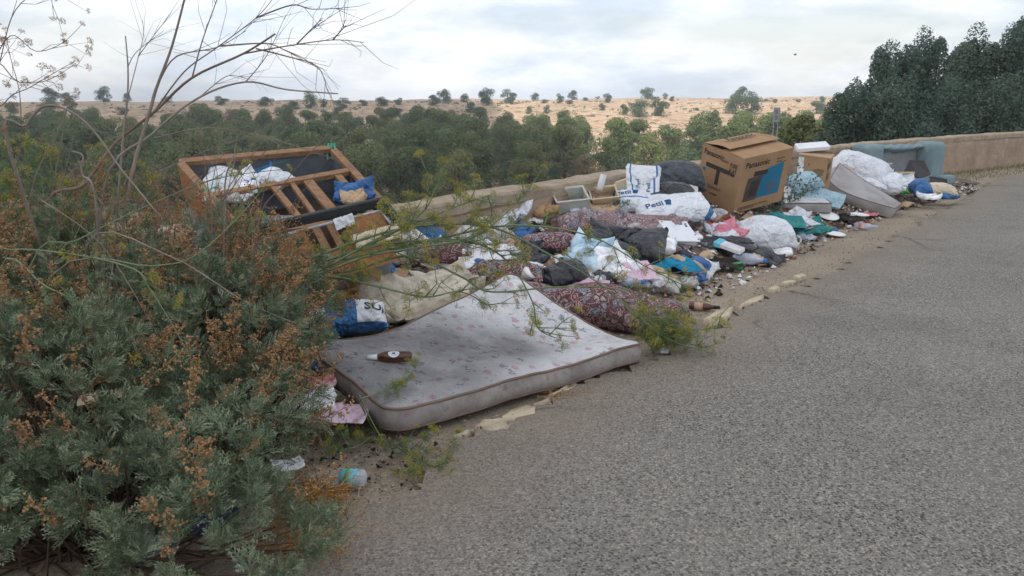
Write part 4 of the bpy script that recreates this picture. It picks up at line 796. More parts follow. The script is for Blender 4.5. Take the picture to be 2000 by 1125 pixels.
# ---- fridge drawers, panels
def bin_(name, label, O_, ex_, ey_, ez_, tk, mat, cat='drawer', rim=True):
    O_, ex_, ey_, ez_ = map(lambda q: np.array(q, float), (O_, ex_, ey_, ez_)); r = empty(name, tuple(O_), label, cat); u = [v / np.linalg.norm(v) * tk for v in (ex_, ey_, ez_)]
    MB().obox(O_, ex_, ey_, u[2]).build('base', mat, r, bevel=tk * .3)
    for nm, o_, a_, b_ in (('side', O_ + u[2], ex_, u[1]), ('side', O_ + ey_ - u[1] + u[2], ex_, u[1]), ('end', O_ + u[2] + u[1], u[0], ey_ - 2 * u[1]), ('end', O_ + ex_ - u[0] + u[2] + u[1], u[0], ey_ - 2 * u[1])): MB().obox(o_, a_, b_, ez_ - u[2]).build(nm, mat, r, bevel=tk * .3)
    if rim: MB().tube([tuple(O_ + ez_), tuple(O_ + ez_ + ex_), tuple(O_ + ez_ + ex_ + ey_), tuple(O_ + ez_ + ey_), tuple(O_ + ez_)], tk * .9, 5).build('rim', mat, r)
    return r
def toward(px, py, lift): return np.array(onpile(px, py, lift))
q0 = toward(1092, 418, .05); fr = bin_('fridge_drawer', 'pale grey open plastic fridge drawer with small green mark', q0, vec(.34, .13, .02), vec(-.06, .2, .11), vec(-.03, -.12, .13), .012, m_fridge)
onface(q0 + vec(.34, .13, .02) * .72 + vec(-.06, .2, .11) * .1, vec(.34, .13, .02), vec(-.06, .2, .11), [(0, 0), (.16, 0), (.16, .22), (0, .22)], 'green_mark', m_green, fr, .014)
q0 = toward(1160, 405, .05); bin_('fridge_drawer', 'yellowed plastic fridge drawer lying on its side behind crumpled paper', q0, vec(.30, .1, .02), vec(-.02, .2, .1), vec(-.04, -.14, .1), .011, m_beige)
q0 = toward(900, 530, .04); pn = empty('drawer_front', tuple(q0), 'white square drawer front tilted up on the paisley cushions', 'panel'); MB().obox(q0, vec(.42, .02, .0), vec(-.06, .28, .14), vec(0, -.02, .03)).build('board', m_panel, pn, bevel=.006); MB().obox(q0 + vec(-.03, .0, -.1), vec(.015, 0, 0), vec(-.05, .28, .13), vec(0, 0, .1)).build('side_board', m_dkboard, pn)
tag(MB().tube([tuple(toward(902, 520, .0)), tuple(toward(906, 488, .16))], .014, 8).build('white_tube', m_plate, origin=toward(902, 520, 0), smooth=True), 'short white plastic tube standing by the drawer front', 'tube')
def slab(name, label, cat, pts, tk, mat, back=(0, .6, .8)):     # flat board from outline points
    P = np.array([np.array(p) for p in pts]); b = np.array(back) / np.linalg.norm(back) * tk; k = len(P)
    mb = MB(); mb.add(np.concatenate([P, P + b]), [tuple(range(k))[::-1], tuple(range(k, 2 * k))] + [(i, (i + 1) % k, (i + 1) % k + k, i + k) for i in range(k)])
    o = mb.build(name, mat, origin=P.mean(0) * [1, 1, 0] + vec(0, 0, P[:, 2].min()), bevel=.004); return tag(o, label, cat)
D0 = 8.9
slab('upholstered_panel', 'large beige rounded headboard panel leaning against the wall', 'panel', [at(x, y, D0 + d) for x, y, d in ((1186, 405, 0), (1190, 372, .1), (1200, 358, .15), (1240, 345, .35), (1285, 342, .6), (1308, 350, .7), (1316, 375, .7), (1318, 410, .6))], .05, m_beige, (.3, .7, .3))
slab('white_sheet', 'thin white plastic sheet standing between dark bag and television carton', 'plastic sheet', [at(x, y, 9.4 + d) for x, y, d in ((1318, 358, .0), (1362, 330, .15), (1364, 384, .05), (1345, 382, 0))], .012, m_panel)
tag(MB().lathe([(0, .03), (.005, .035), (.17, .035), (.175, .03)], at(1170, 372, 8.6), (.25, .2, .8), 14).build('paper_roll', m_panel, origin=at(1170, 372, 8.6), smooth=True), 'white roll propped against the wall by the beige panel', 'roll')
q0 = np.array(on(1034, 440, .27)); cb_ = empty('flattened_carton', tuple(q0), 'opened pale cardboard carton beside the white and blue bags', 'carton')
MB().obox(q0, vec(.26, -.03, -.06), vec(.0, .16, .12), vec(0, -.004, .006)).build('flap', m_board2, cb_); MB().obox(q0 + vec(.26, -.03, -.06), vec(.36, .1, -.02), vec(.03, .04, .14), vec(0, .005, .002)).build('side_panel', m_board, cb_); MB().obox(q0 + vec(.0, .17, .12), vec(.5, .12, .06), vec(.03, .14, .05), vec(0, 0, .006)).build('flap', m_board2, cb_)
# ---- overturned sofa frame (left)
A_, B_, C_, D_ = (np.array(at(*q)) for q in ((350, 318, 5.75), (648, 291, 6.15), (772, 425, 5.55), (475, 458, 5.1)))
sf = empty('wrecked_sofa', (float(D_[0]), float(D_[1]), 0), 'overturned wooden sofa frame with bare slats and grey lining', 'sofa frame')
nrm = np.cross(B_ - A_, D_ - A_); nrm /= np.linalg.norm(nrm); nrm = nrm if nrm[2] > 0 else -nrm
lerp = lambda a, b, t_: a + (b - a) * t_
def rail(a, b, w=.055, h=.04, nm='rail', mat=None): MB().bar(tuple(a), tuple(b), w, h, tuple(nrm)).build(nm, mat or m_wood, sf, bevel=.003)
rail(A_, B_); rail(B_ + (C_ - B_) * .03, C_); rail(A_ + (D_ - A_) * .03, D_); rail(D_ + (C_ - D_) * .03, lerp(C_, D_, .03))
M0, M1 = lerp(A_, D_, .50), lerp(B_, C_, .34); rail(lerp(M0, M1, .03), lerp(M0, M1, .97), .05, .04)
N0, N1 = D_, C_
for t0, t1, w in ((.42, .40, .045), (.55, .50, .035), (.66, .64, .07), (.88, .87, .05)): rail(lerp(M0, M1, t0) - nrm * .004, lerp(N0, N1, t1) - nrm * .004, w, .03, 'slat')
dp = -nrm * .30
def panel_(a, b, d, tk, mat, nm): MB().obox(a, b - a, d, nrm * 0 + np.cross(b - a, d) / np.linalg.norm(np.cross(b - a, d)) * tk).build(nm, mat, sf)
panel_(A_ - nrm * .022, B_ - nrm * .022, dp, .012, m_lining, 'lining_panel'); panel_(B_ - nrm * .022, C_ - nrm * .022, dp, .012, m_lining, 'lining_panel'); panel_(A_ - nrm * .022, D_ - nrm * .022, dp, -.012, m_ply, 'side_panel')
panel_(lerp(M0, M1, .02) - nrm * .026, lerp(M0, M1, .98) - nrm * .026, dp * .6, .01, m_lining, 'lining_panel'); MB().obox(A_ + dp, B_ - A_, D_ - A_, -nrm * .012).build('seat_board', m_dkboard, sf)
bot4 = [q + dp - nrm * .012 for q in (A_, B_, C_, D_)]; gnd4 = [np.array([q[0] * .9 + np.mean([w[0] for w in bot4]) * .1, q[1] * .9 + np.mean([w[1] for w in bot4]) * .1, -.02]) for q in bot4]
MB().add(np.array(bot4 + gnd4), [(0, 1, 5, 4), (1, 2, 6, 5), (2, 3, 7, 6), (3, 0, 4, 7), (0, 3, 2, 1), (4, 5, 6, 7)]).build('upholstered_body', m_sofalining, sf, bevel=.03)
pB = B_ + vec(.0, 0, .022); MB().tube([tuple(pB), tuple(lerp(B_, A_, .55) - nrm * .12), tuple(lerp(A_, D_, .45) + nrm * .02)], .006, 5).build('twine', m_string, sf)
MB().tube([tuple(lerp(A_, D_, .42) + nrm * .03), tuple(lerp(A_, D_, .5) + nrm * .03 + vec(.03, 0, -.05)), tuple(lerp(A_, D_, .55) + vec(.06, -.02, -.2))], .006, 5).build('twine', m_string, sf)
for dx in (-.02, 0, .02): MB().tube([tuple(pB + vec(dx, 0, .02)), tuple(pB + vec(dx * 1.5, -.02, -.03)), tuple(pB + vec(dx * 2 + .01, -.02, -.1))], .007, 5).build('twine_knot', m_string, sf)
# front board with black edge, tipped below the frame
fb = empty('sofa_backboard', (float(C_[0]), float(C_[1]), 0), 'orange plywood sofa back with black vinyl edge and white piping', 'sofa back')
e0, e1, e2_ = (np.array(at(*q)) for q in ((508, 448, 4.95), (748, 394, 5.42), (775, 428, 5.36))); g0, g1 = np.array(at(560, 560, 4.85)), np.array(at(728, 560, 5.1))
MB().bar(tuple(e0), tuple(e1), .03, .075, (0, -.5, .8)).build('black_edge', m_blackedge, fb, bevel=.01); MB().bar(tuple(e1 + vec(.0, -.0, -.006)), tuple(e2_), .03, .07, (.6, -.5, .4)).build('black_edge', m_blackedge, fb, bevel=.01)
w0, w1, w2 = e0 + vec(.02, -.03, -.06), e1 + vec(-.02, -.035, -.055), e2_ + vec(-.03, -.04, -.03); MB().tube([tuple(w0 + vec(.08, 0, -.12)), tuple(w0), tuple(w1), tuple(w2)], .009, 6).build('piping', m_whitetrim, fb, smooth=True)
MB().obox(w0, lerp(w0, w1, .32) - w0, (g0 - w0), vec(0, .02, .006)).build('plywood_panel', m_ply, fb); MB().obox(lerp(w0, w1, .66), (w1 - w0) * .34, (g1 - lerp(w0, w1, .66)) * .32, vec(0, .02, .006)).build('plywood_panel', m_ply, fb)
MB().obox(lerp(w0, w1, .40), (w1 - w0) * .05, (g0 - w0) * .8, vec(0, .03, .006)).build('upright', m_wood, fb); MB().obox(lerp(w0, w1, .52), (w1 - w0) * .05, (g0 - w0) * .8, vec(0, .03, .006)).build('upright', m_wood, fb)
MB().obox(lerp(w0, w1, .2) + (g0 - w0) * .55, (w1 - w0) * .62, (g1 - w0) * .28 + vec(0, 0, -.05), vec(0, .02, .006)).build('plywood_panel', m_ply, fb)
MB().obox(lerp(w0, w1, .3) + vec(0, .12, -.02), (w1 - w0) * .72, (g0 - w0) * .95, vec(0, .02, .006)).build('back_lining', m_dkboard, fb)
MB().obox(lerp(w0, w1, .64) + (g0 - w0) * .34 + vec(.02, -.03, 0), (w1 - w0) * .42, (g0 - w0) * .30, vec(0, .03, .006)).build('beige_padding', m_beige, fb, bevel=.01)
# ---- teal two-seater against the wall
bL, bR = np.array(on(1700, 368, .05)), np.array(on(1838, 366, .0)); sx = bR - bL; sx[2] = 0; sl_ = np.linalg.norm(sx); sx /= sl_; sy = vec(-sx[1], sx[0], 0); sz = vec(0, 0, 1)
ts = empty('teal_sofa', tuple(bL), 'faded teal two-seater sofa with worn grey back against the wall', 'sofa')
def sbox(a, b, c, d, e, f, nm, mat, bv=.05): return MB().obox(bL + sx * a + sy * c + sz * e, sx * (b - a), sy * (d - c), sz * (f - e)).build(nm, mat, ts, bevel=bv)
H_ = .80
o = sbox(-.06, .30, .0, .55, .0, H_, 'arm', m_sofateal, .11); o.modifiers['b'].segments = 5; o = sbox(sl_ - .24, sl_ + .06, .0, .55, .0, H_ + .02, 'arm', m_sofateal, .11); o.modifiers['b'].segments = 5
sbox(.305, sl_ - .245, .42, .60, .05, H_ - .06, 'backrest', m_sofalining, .03); sbox(.305, sl_ - .245, .0, .42, .02, .22, 'seat_base', m_sofateal, .03)
dr = PROTO['cloth4'].copy(); w_ = sl_ - .4
MBd = np.stack([np.stack([bL + sx * (.27 + w_ * u_ * 1.0) + sy * (.40 - .10 * math.sin(v_ * 3.1)) + sz * (H_ - .03 - .13 * v_ * (.4 + .8 * math.sin(u_ * 3.1)) + .012 * math.sin(u_ * 37 + v_ * 6)) for u_ in np.linspace(0, 1, 50)]) for v_ in np.linspace(0, 1, 10)])
soft_mb(np.stack([MBd + sy * -.01, MBd])).build('loose_cover', m_sofateal, ts, smooth=True)
o = MB().obox(bL + sx * (sl_ - .2) + sy * -.18 + sz * .0, sx * .36, sy * .2, sz * .2).build('seat_cushion', m_sofateal, ts, bevel=.06)
# ---- grey mattress tipped on the heap, pale mattress wedge
def slabmat(name, label, g, tk, m_top, m_sd, parent_name='mattress', pip=.006, pm=None):    # g: (rows, cols, 3) top surface
    r = empty(name, tuple(g.reshape(-1, 3).mean(0) * [1, 1, 0] + vec(0, 0, g[..., 2].min() - tk)), label, 'mattress'); nn = cnormals(g, 1)
    MB().grid(g).build('top_ticking', m_top, r, smooth=True, subd=1); b = g - nn * tk; MB().grid(b, flip=True).build('underside', m_sd, r, smooth=True)
    k = np.arange(g.shape[0] * g.shape[1]).reshape(g.shape[:2]); rim = np.concatenate([k[0], k[1:, -1], k[-1, -2::-1], k[-2:0:-1, 0]]); a, c = g.reshape(-1, 3)[rim], b.reshape(-1, 3)[rim]; ct = a.mean(0); ow = (a - ct); ow /= np.linalg.norm(ow, axis=1)[:, None]
    MB().grid(np.stack([a, a * .7 + c * .3 + ow * .015, a * .3 + c * .7 + ow * .015, c]), flip=True, wrap=True).build('side_border', m_sd, r, smooth=True)
    for q in (a, c): MB().tube([tuple(p_) for p_ in q] + [tuple(q[0])], pip, 5, cap=False).build('piping', pm or m_piping, r, smooth=True)
    return r
def bez(u, pts): k = len(pts) - 1; return sum(math.comb(k, i) * (1 - u) ** (k - i) * u ** i * np.array(p) for i, p in enumerate(pts))
n0 = [at(1620, 352, 11.9), at(1632, 372, 11.75), at(1675, 388, 11.55), at(1748, 407, 11.4)]; f0 = [at(1640, 318, 12.5), at(1662, 336, 12.35), at(1705, 362, 12.1), at(1762, 398, 11.85)]
nP = np.array([bez(u, n0) for u in np.linspace(0, 1, 28)]); fP = np.array([bez(u, f0) for u in np.linspace(0, 1, 28)])
slabmat('thin_mattress', 'long thin grey mattress tipped off the heap onto the asphalt', np.stack([lerp(nP, fP, t_) for t_ in np.linspace(0, 1, 10)]), .15, m_ticking, m_ticking)
n0 = [at(1530, 398, 10.6), at(1570, 396, 10.6), at(1624, 397, 10.6)]; f0 = [at(1528, 362, 11.4), at(1560, 366, 11.4), at(1600, 378, 11.3)]
nP = np.array([bez(u, n0) for u in np.linspace(0, 1, 16)]); fP = np.array([bez(u, f0) for u in np.linspace(0, 1, 16)]); slabmat('thin_mattress', 'pale folded mattress end under the light blue blanket beside the weed', np.stack([lerp(nP, fP, t_) for t_ in np.linspace(0, 1, 8)]), .13, m_panel, m_ticking, pm=m_blackedge)
# ================================================================= BAGS, CUSHIONS, CLOTHS
# paisley sofa cushions
pr = np.array([on(1345, 604, .15), on(920, 566, .22)]); mid = pr.mean(0); dv = pr[0] - pr[1]; ln_ = np.linalg.norm(dv)
Pb = PROTO['bolster'].copy(); Pb[..., 2] -= Pb[..., 2].max() / 2; Pb *= np.array([ln_, ln_ * .9, ln_ * .72]); Pb[..., 2] += .02 * np.sin(Pb[..., 0] * 9); gu, gv = np.meshgrid(np.arange(Pb.shape[2]), np.arange(Pb.shape[1])); Pb += cnormals(Pb[0], 1)[None] * np.array([1, -1])[:, None, None, None] * ((1 - 2 * np.abs(vnoise(gu, gv, .13, 3.))) * .022 * np.clip(np.minimum(gv, Pb.shape[1] - 1 - gv) / 4, 0, 1))[None, ..., None] 
ang = math.atan2(dv[1], dv[0]); Pb = Pb @ Rxyz(0, 0, ang).T; Pb[..., 2] += .13 + .05 * (Pb[..., 0] < 0) * -Pb[..., 0]; Pb[..., :2] += mid[:2]; Pb[..., 2] = np.maximum(Pb[..., 2], .004)
tag(soft_mb(Pb).build('rolled_cushion', m_pais, origin=(mid[0], mid[1], 0), smooth=True, subd=1), 'long rolled paisley upholstered cushion under the raised mattress corner', 'cushion')
I = soft
I('cushion', 'seat_cushion', 'paisley seat cushion with fringed seam in front of the fridge drawer', 'cushion', 1152, 434, 125, m_pais2, 4, 14, sc=(1, 1, 1.15), lift=.02)
I('drape', 'sofa_cover', 'faded mauve paisley sofa cover thrown over the heap by the black sack', 'fabric', 1262, 424, 160, m_pais2, -6, 16, sc=(1, .9, .8))
I('cushion', 'seat_cushion', 'crimson paisley cushion with ochre band under the fennel stems', 'cushion', 1070, 474, 130, m_pais, 8, 12, sc=(1, 1, .9))
I('cushion', 'seat_cushion', 'dark paisley cushion lying beyond the cream blanket', 'cushion', 848, 492, 165, m_pais, 3, 8, sc=(1, 1, .9))
I('cushion', 'seat_cushion', 'red paisley cushion under the white drawer front', 'cushion', 985, 530, 150, m_pais, -2, 10, sc=(1, .9, .9))
mb_ = [at(1010, 478, 7.4), at(1045, 470, 7.45), at(1080, 462, 7.5), at(1108, 456, 7.55)]
tag(MB().tube(smooth_line(mb_, 5), [.018] * 16, 6).build('ochre_trim', plain('ochre braid', S(186, 134, 62), S(160, 112, 54)), origin=mb_[0], smooth=True), 'ochre braid strip torn from the crimson cushion', 'braid')
# feed sacks
def petil(o, P, u, v, uh, vh, dog=True, layer=0, word='Petil'):
    soft_text(P, word, u, v, uh, vh, 'brand_lettering', m_bluep, o, layer=layer)
    if dog: soft_shape(P, DOG, u + uh * 2.6, v, uh * 1.1, vh * 1.2, 'dog_emblem', m_bluep, o, layer=layer)
o, P = I('sack3', 'feed_sack', 'half empty white feed sack with blue stripes standing against the beige panel', 'feed sack', 1256, 360, 82, m_petil, 86, 58, sc=(1.05, 1, .55), dist=8.85); petil(o, P, .30, .25, .09, .1, False); petil(o, P, .45, .62, .09, .1, False)
o, P = I('sack', 'feed_sack', 'bulging white feed sack with blue top, lettering and dog emblem', 'feed sack', 1240, 390, 84, m_petil3, -4, 30, sc=(1, 1.15, 1.0), lift=.07); petil(o, P, .16, .46, .11, .17)
o, P = I('sack2', 'feed_sack', 'large white feed sack with diagonal blue stripe and dog emblem', 'feed sack', 1312, 402, 142, m_petil2, 10, 24, sc=(1, .9, .85), lift=.06); petil(o, P, .16, .30, .085, .13)
o, P = I('bag3', 'feed_sack', 'crumpled white feed sack corner between the drawer and blue topped sack', 'feed sack', 1192, 392, 62, m_petil, 30, 20, sc=(1, .8, 1), lift=.06); petil(o, P, .3, .3, .1, .14, False, word='Pe')
o, P = I('bag2', 'feed_sack', 'crumpled blue and white feed sack on top of the cardboard flaps', 'feed sack', 1045, 390, 82, m_bluewhite, 20, 25, sc=(1, .8, .9), lift=.05)
o, P = I('bag', 'carrier_bag', 'tall heap of white bag with blue corner beside the wall', 'bag', 988, 408, 86, m_white, 60, 22, sc=(1, .9, 1.1), lift=.04)
I('bag4', 'carrier_bag', 'white bag with crumpled folds below the cardboard carton', 'bag', 935, 448, 110, m_white2, 10, 12, sc=(1, .9, .9)); I('bag3', 'carrier_bag', 'small blue bag tucked beside the tall white bag', 'bag', 1000, 425, 36, m_blue, 0, 30, lift=.08)
I('bag', 'paper_wrap', 'crumpled brown wrapping paper by the blue and white sack', 'paper', 1058, 404, 52, m_board, 40, 20, lift=.08); I('bag3', 'paper_wrap', 'crumpled pale brown paper between the two fridge drawers', 'paper', 1180, 404, 55, m_board2, 20, 15, lift=.05)
I('bag2', 'tissue_wad', 'white tissue wad inside the pale grey fridge drawer', 'tissue', 1128, 402, 34, m_white, 0, 20, lift=.1); I('bag3', 'tissue_wad', 'white paper wad in front of the blue topped sack', 'tissue', 1193, 412, 26, m_white, 0, 20, lift=.06)
o, P = I('sack', 'blue_white_sack', 'blue and white striped sack with dark lettering behind the mattress', 'feed sack', 675, 618, 150, m_bluewhite, 14, 24, sc=(1, .85, 1), lift=.02); soft_text(P, 'SUN', .70, .36, .12, .2, 'lettering', m_blackp, o)
o, P = I('sack3', 'white_sack', 'white sack with black lettering half hidden in the silver bush', 'feed sack', 552, 642, 110, m_white2, 25, 25, dist=4.55); soft_text(P, 'RINA', .35, .4, .1, .14, 'lettering', m_blackp, o)
I('bag4', 'carrier_bag', 'white knotted bag behind the top edge of the floral mattress', 'bag', 728, 628, 66, m_white, 0, 15); I('bag', 'navy_bag', 'dark navy bag beside the striped sack at the bush', 'bag', 612, 640, 60, m_navy, 30, 20, dist=4.75)
I('bag', 'blue_bag', 'blue plastic bag tucked under the left edge of the mattress', 'bag', 612, 700, 60, m_blue, 80, 20, dist=4.1); I('bag3', 'printed_bag', 'red and white printed bag by the corner of the mattress', 'bag', 628, 742, 60, m_red, 20, 10, dist=3.85)
I('bag2', 'clear_bag', 'clear plastic bag spilling from under the bush by the mattress', 'bag', 610, 782, 100, m_cloudy, 10, 8, dist=3.72, sc=(1, .8, .7)); I('cloth', 'rag', 'dirty pinkish rag under the near corner of the mattress', 'rag', 664, 800, 110, m_palepink, 0, 6, dist=3.68)
I('bag3', 'cream_blanket', 'large crumpled cream blanket heaped behind the mattress', 'blanket', 818, 572, 225, m_cream, 8, 20, sc=(1, .8, .75), lift=.03, cr=3.2); I('bag', 'cream_blanket', 'cream blanket fold piled against the white drawer front', 'blanket', 872, 545, 120, m_cream, 30, 10, lift=.08, cr=2)
def foamblock(lab, pts, tk): slab('foam_block', lab, 'foam', pts, tk, m_foam)
foamblock('yellow foam slab standing on edge beside the cream blanket', [onpile(700, 592, .03), onpile(690, 575, .06), at(712, 533, 5.45), at(745, 545, 5.4), onpile(728, 580, .05)], .07); foamblock('yellow foam slab behind the striped sack', [onpile(610, 592, .05), onpile(632, 552, .1), onpile(672, 556, .1), onpile(690, 590, .05)], .06)
tag(MB().obox(np.array(onpile(662, 560, .06)), vec(.15, .02, .02), vec(-.03, .05, .14), vec(.0, -.05, .02)).build('white_carton', m_panel, origin=onpile(662, 560, .06), bevel=.003), 'small white carton leaning on the plywood sofa back', 'carton')
I('sack3', 'white_bag', 'big white bag under the fennel stems beside the blue sack', 'bag', 778, 478, 112, m_white2, 40, 22, sc=(1, 1, 1.1), lift=.03); I('bag4', 'blue_bag', 'blue plastic sheet bag right of the big white bag', 'bag', 828, 462, 70, m_blue, 60, 25, lift=.04)
I('bag2', 'open_blue_bag', 'blue bag gaping open with dark inside below the big white bag', 'bag', 735, 503, 74, m_blue, 0, 28, lift=.03); I('bag3', 'bag_mouth_shade', 'dark lump standing in for shade inside the gaping blue bag', 'rag', 732, 500, 40, m_char, 0, 30, lift=.10)  # dark lump gives the bag's open mouth its shade by colour
I('bag', 'blue_sack', 'open blue sack of waste resting on the slats of the sofa frame', 'bag', 692, 370, 84, m_blue, 10, 40, dist=5.72, sc=(1, .75, .9)); I('bag3', 'paper_waste', 'pale paper waste inside the blue sack on the frame', 'paper', 690, 380, 54, m_board2, 20, 30, dist=5.62)
for k_, (px, py, w_, mt, lab, pt) in enumerate(((440, 352, 70, m_white, 'white plastic bag at the far left inside the sofa frame', 'bag2'), (478, 350, 60, m_cloudy, 'cloudy film bag in the middle of the sofa frame', 'bag'), (508, 340, 60, m_blue, 'blue bag between the white bags inside the sofa frame', 'bag3'), (536, 345, 56, m_white, 'white bag beside the blue bag inside the sofa frame', 'bag4'), (430, 374, 60, m_white2, 'dirty white bag against the cross rail of the sofa frame', 'bag'), (470, 372, 56, m_white, 'torn white bag by the middle rail of the sofa frame', 'bag3'))):
    I(pt, 'plastic_bag', lab, 'bag', px, py, w_ * 1.25, mt, k_ * 50, 25, dist=5.52 + (374 - py) * .008)
I('cloth4', 'white_rag', 'white rag hanging on the plywood sofa back', 'rag', 672, 432, 40, m_white, 20, 60, dist=5.15); I('cloth', 'grey_cloth', 'pale grey cloth under the frame by the bush', 'rag', 540, 432, 70, m_grey, 0, 30, dist=5.3)
I('bag4', 'black_bag', 'black bin bag behind the dark paisley cushion', 'bag', 890, 440, 120, m_blacks, 10, 15, sc=(1, .7, .8), lift=.02); I('bag', 'black_bag', 'black bag between the drawer front and crimson cushion', 'bag', 1030, 500, 70, m_blacks, 30, 15, lift=.02)
# middle of the heap
I('sack', 'black_sack', 'dark grey tarpaulin sack against the wall beside the television carton', 'sack', 1312, 345, 130, m_tarp, 8, 35, sc=(1, .9, 1.35), dist=9.6); I('bag4', 'black_bag', 'black bin bag behind the feed sack with the diagonal stripe', 'bag', 1300, 378, 105, m_blacks, 5, 30, sc=(1, .6, .8), lift=.16)
I('sack3', 'black_sack', 'large black bin bag beside the polystyrene box', 'bag', 1222, 470, 150, m_blacks, -12, 22, sc=(1, .8, 1.0), lift=.03); I('cloth3', 'black_sheet', 'black sheet spread under the pink bag', 'plastic sheet', 1400, 468, 140, m_blacks, -8, 8, sc=(1, .6, .6))
I('bag4', 'black_bag', 'small black bag behind the rolled paisley cushion', 'bag', 1108, 528, 74, m_blacks, 20, 25, lift=.06); I('bag', 'blue_film_bag', 'light blue translucent bag full of waste', 'bag', 1150, 488, 92, m_clearblue, 70, 30, sc=(1, 1, 1.1), lift=.04)
I('bag3', 'green_bag', 'small green plastic piece in the light blue bag', 'plastic', 1168, 496, 36, m_green, 0, 30, lift=.13); I('bag2', 'clear_bag', 'cloudy film bag next to the light blue bag', 'bag', 1197, 508, 86, m_cloudy, 30, 28, lift=.02)
I('cloth', 'pink_cloth', 'pale pink cloth spread behind the bottles', 'cloth', 1232, 524, 90, m_palepink, 10, 20, lift=.02); I('pillow', 'white_rag', 'crumpled off-white rag at the end of the rolled cushion', 'rag', 1288, 552, 85, m_white2, -20, 12, sc=(1, .8, .9)); I('cloth4', 'white_rag', 'thin off-white rag between pink cloth and turquoise cloth', 'rag', 1262, 530, 66, m_white2, 20, 15, lift=.02)
I('cloth2', 'turquoise_cloth', 'bright turquoise cloth under the polystyrene box', 'cloth', 1308, 510, 108, m_turq, 20, 16, sc=(1, .9, .5), lift=.02)
I('cloth', 'pink_paper', 'pale pink paper lying on top of the rolled cushion', 'paper', 1155, 550, 66, m_palepink, -15, 12, lift=.06); I('bag3', 'black_film', 'glossy black film scrap before the crimson cushion', 'plastic', 1040, 478, 46, m_blacks, 0, 30, lift=.05)
I('bag', 'pink_bag', 'bright pink plastic bag in front of the television carton', 'bag', 1420, 446, 68, m_pink, 20, 18, lift=.02); I('bag3', 'rust_cloth', 'rust brown cloth beside the pink bag', 'cloth', 1383, 424, 80, m_rust, 30, 14, lift=.02); I('bag3', 'red_bag', 'red and white plastic bag behind the black sheet', 'bag', 1357, 436, 48, m_red, 0, 18)
I('bag2', 'clear_bag', 'clear plastic bag between pink bag and puffy white sack', 'bag', 1448, 462, 56, m_clear, 0, 12); I('bag4', 'clear_bag', 'clear film over the rust brown cloth', 'bag', 1402, 420, 46, m_clear, 40, 20, lift=.05)
I('pillow', 'white_sack', 'puffy white stuffed sack lying before the television carton', 'sack', 1495, 452, 112, m_white, -6, 14, sc=(1, .95, 1.5), lift=.02); I('cloth', 'teal_cloth', 'dark teal cloth at the foot of the television carton', 'cloth', 1525, 424, 90, m_teal, -10, 12, lift=.03); I('bag', 'teal_cloth', 'light teal plastic sheet beside the puffy white sack', 'plastic sheet', 1575, 440, 90, m_teal, 10, 14, sc=(1, .8, .6)); I('cloth3', 'white_sheet', 'white printed sheet between the two teal cloths', 'plastic sheet', 1555, 428, 70, m_white, 20, 10, lift=.04)
I('bag3', 'green_bag', 'shiny lime green plastic wrapper in front of the puffy sack', 'plastic', 1515, 474, 56, m_lime, 10, 5); I('bag2', 'clear_bag', 'lilac tinted clear bag beside the white bent tube', 'bag', 1570, 458, 42, m_lilac, 0, 10); I('bag4', 'white_lump', 'small white plastic lump on the asphalt edge', 'plastic', 1504, 496, 28, m_white, 0, 5)
tag(MB().tube(smooth_line([onpile(1512, 482, .015), onpile(1548, 480, .015), onpile(1562, 474, .02), onpile(1563, 466, .03), onpile(1556, 460, .04)], 5), .012, 7).build('bent_tube', m_plate, origin=onpile(1512, 482), smooth=True), 'bent white plastic tube in front of the lilac bag', 'tube')
I('cloth4', 'burnt_rag', 'charred black rag at the edge of the heap by the green bottle', 'rag', 1400, 510, 100, m_char, 10, 6, sc=(1, 1, .5)); I('bag2', 'brown_rag', 'brown and cream rags spread before the puffy sack', 'rag', 1470, 492, 90, m_browncloth, -12, 6, sc=(1, 1, .45)); I('bag4', 'plaster_lump', 'off-white crumpled cloth lump beside the charred rag', 'rag', 1375, 520, 60, m_white2, 20, 8, sc=(1, .6, .7)); I('bag', 'tissue_wad', 'white tissue wad before the polystyrene box', 'tissue', 1372, 500, 38, m_white, 0, 10)
q0 = np.array(onpile(1394, 480, .05)); tc_ = MB().obox(q0, vec(.2, -.24, -.05), vec(.07, .05, .03), vec(0, .01, .035)).build('paste_carton', m_panel, origin=q0, bevel=.003); tag(tc_, 'slim white and light blue carton lying beside the charred rag', 'carton')
bx_ = MB().obox(vec(.0, 0, 0) - vec(.003, .002, .002) + vec(0, 0, 0), vec(.05, -.06, -.0125), vec(.075, .054, .034), vec(0, .011, .04)); o = bx_.build('blue_end', m_labelblue, None); o.parent = tc_
o, P = I('sack2', 'white_sack', 'big white knotted sack leaning by the teal sofa', 'sack', 1682, 325, 110, m_white, -38, 30, sc=(1, .95, 1.5), dist=13.0); o, P = I('sack3', 'white_sack', 'white sack with light blue square below the knotted sack', 'sack', 1712, 352, 96, m_white, -20, 20, sc=(1, .9, 1.3), dist=12.7); soft_shape(P, [(.62, .3), (.82, .3), (.82, .62), (.62, .62)], 0, 0, 1, 1, 'blue_square', m_labelblue, o)
I('bag', 'white_bag', 'white bag at the foot of the teal sofa with pole across', 'bag', 1765, 352, 60, m_white, 0, 15, dist=13.8); I('bag2', 'clear_bag', 'cloudy bag before the white sack with blue square', 'bag', 1738, 362, 50, m_cloudy, 0, 10, dist=13.0); I('bag3', 'colourful_rags', 'navy and lime rags between the cloudy bag and blue sack', 'rags', 1754, 366, 44, m_navy, 0, 12, dist=13.1); I('bag4', 'lime_rag', 'lime green plastic scrap on the navy rags', 'plastic', 1762, 372, 24, m_lime, 0, 12, dist=12.9)
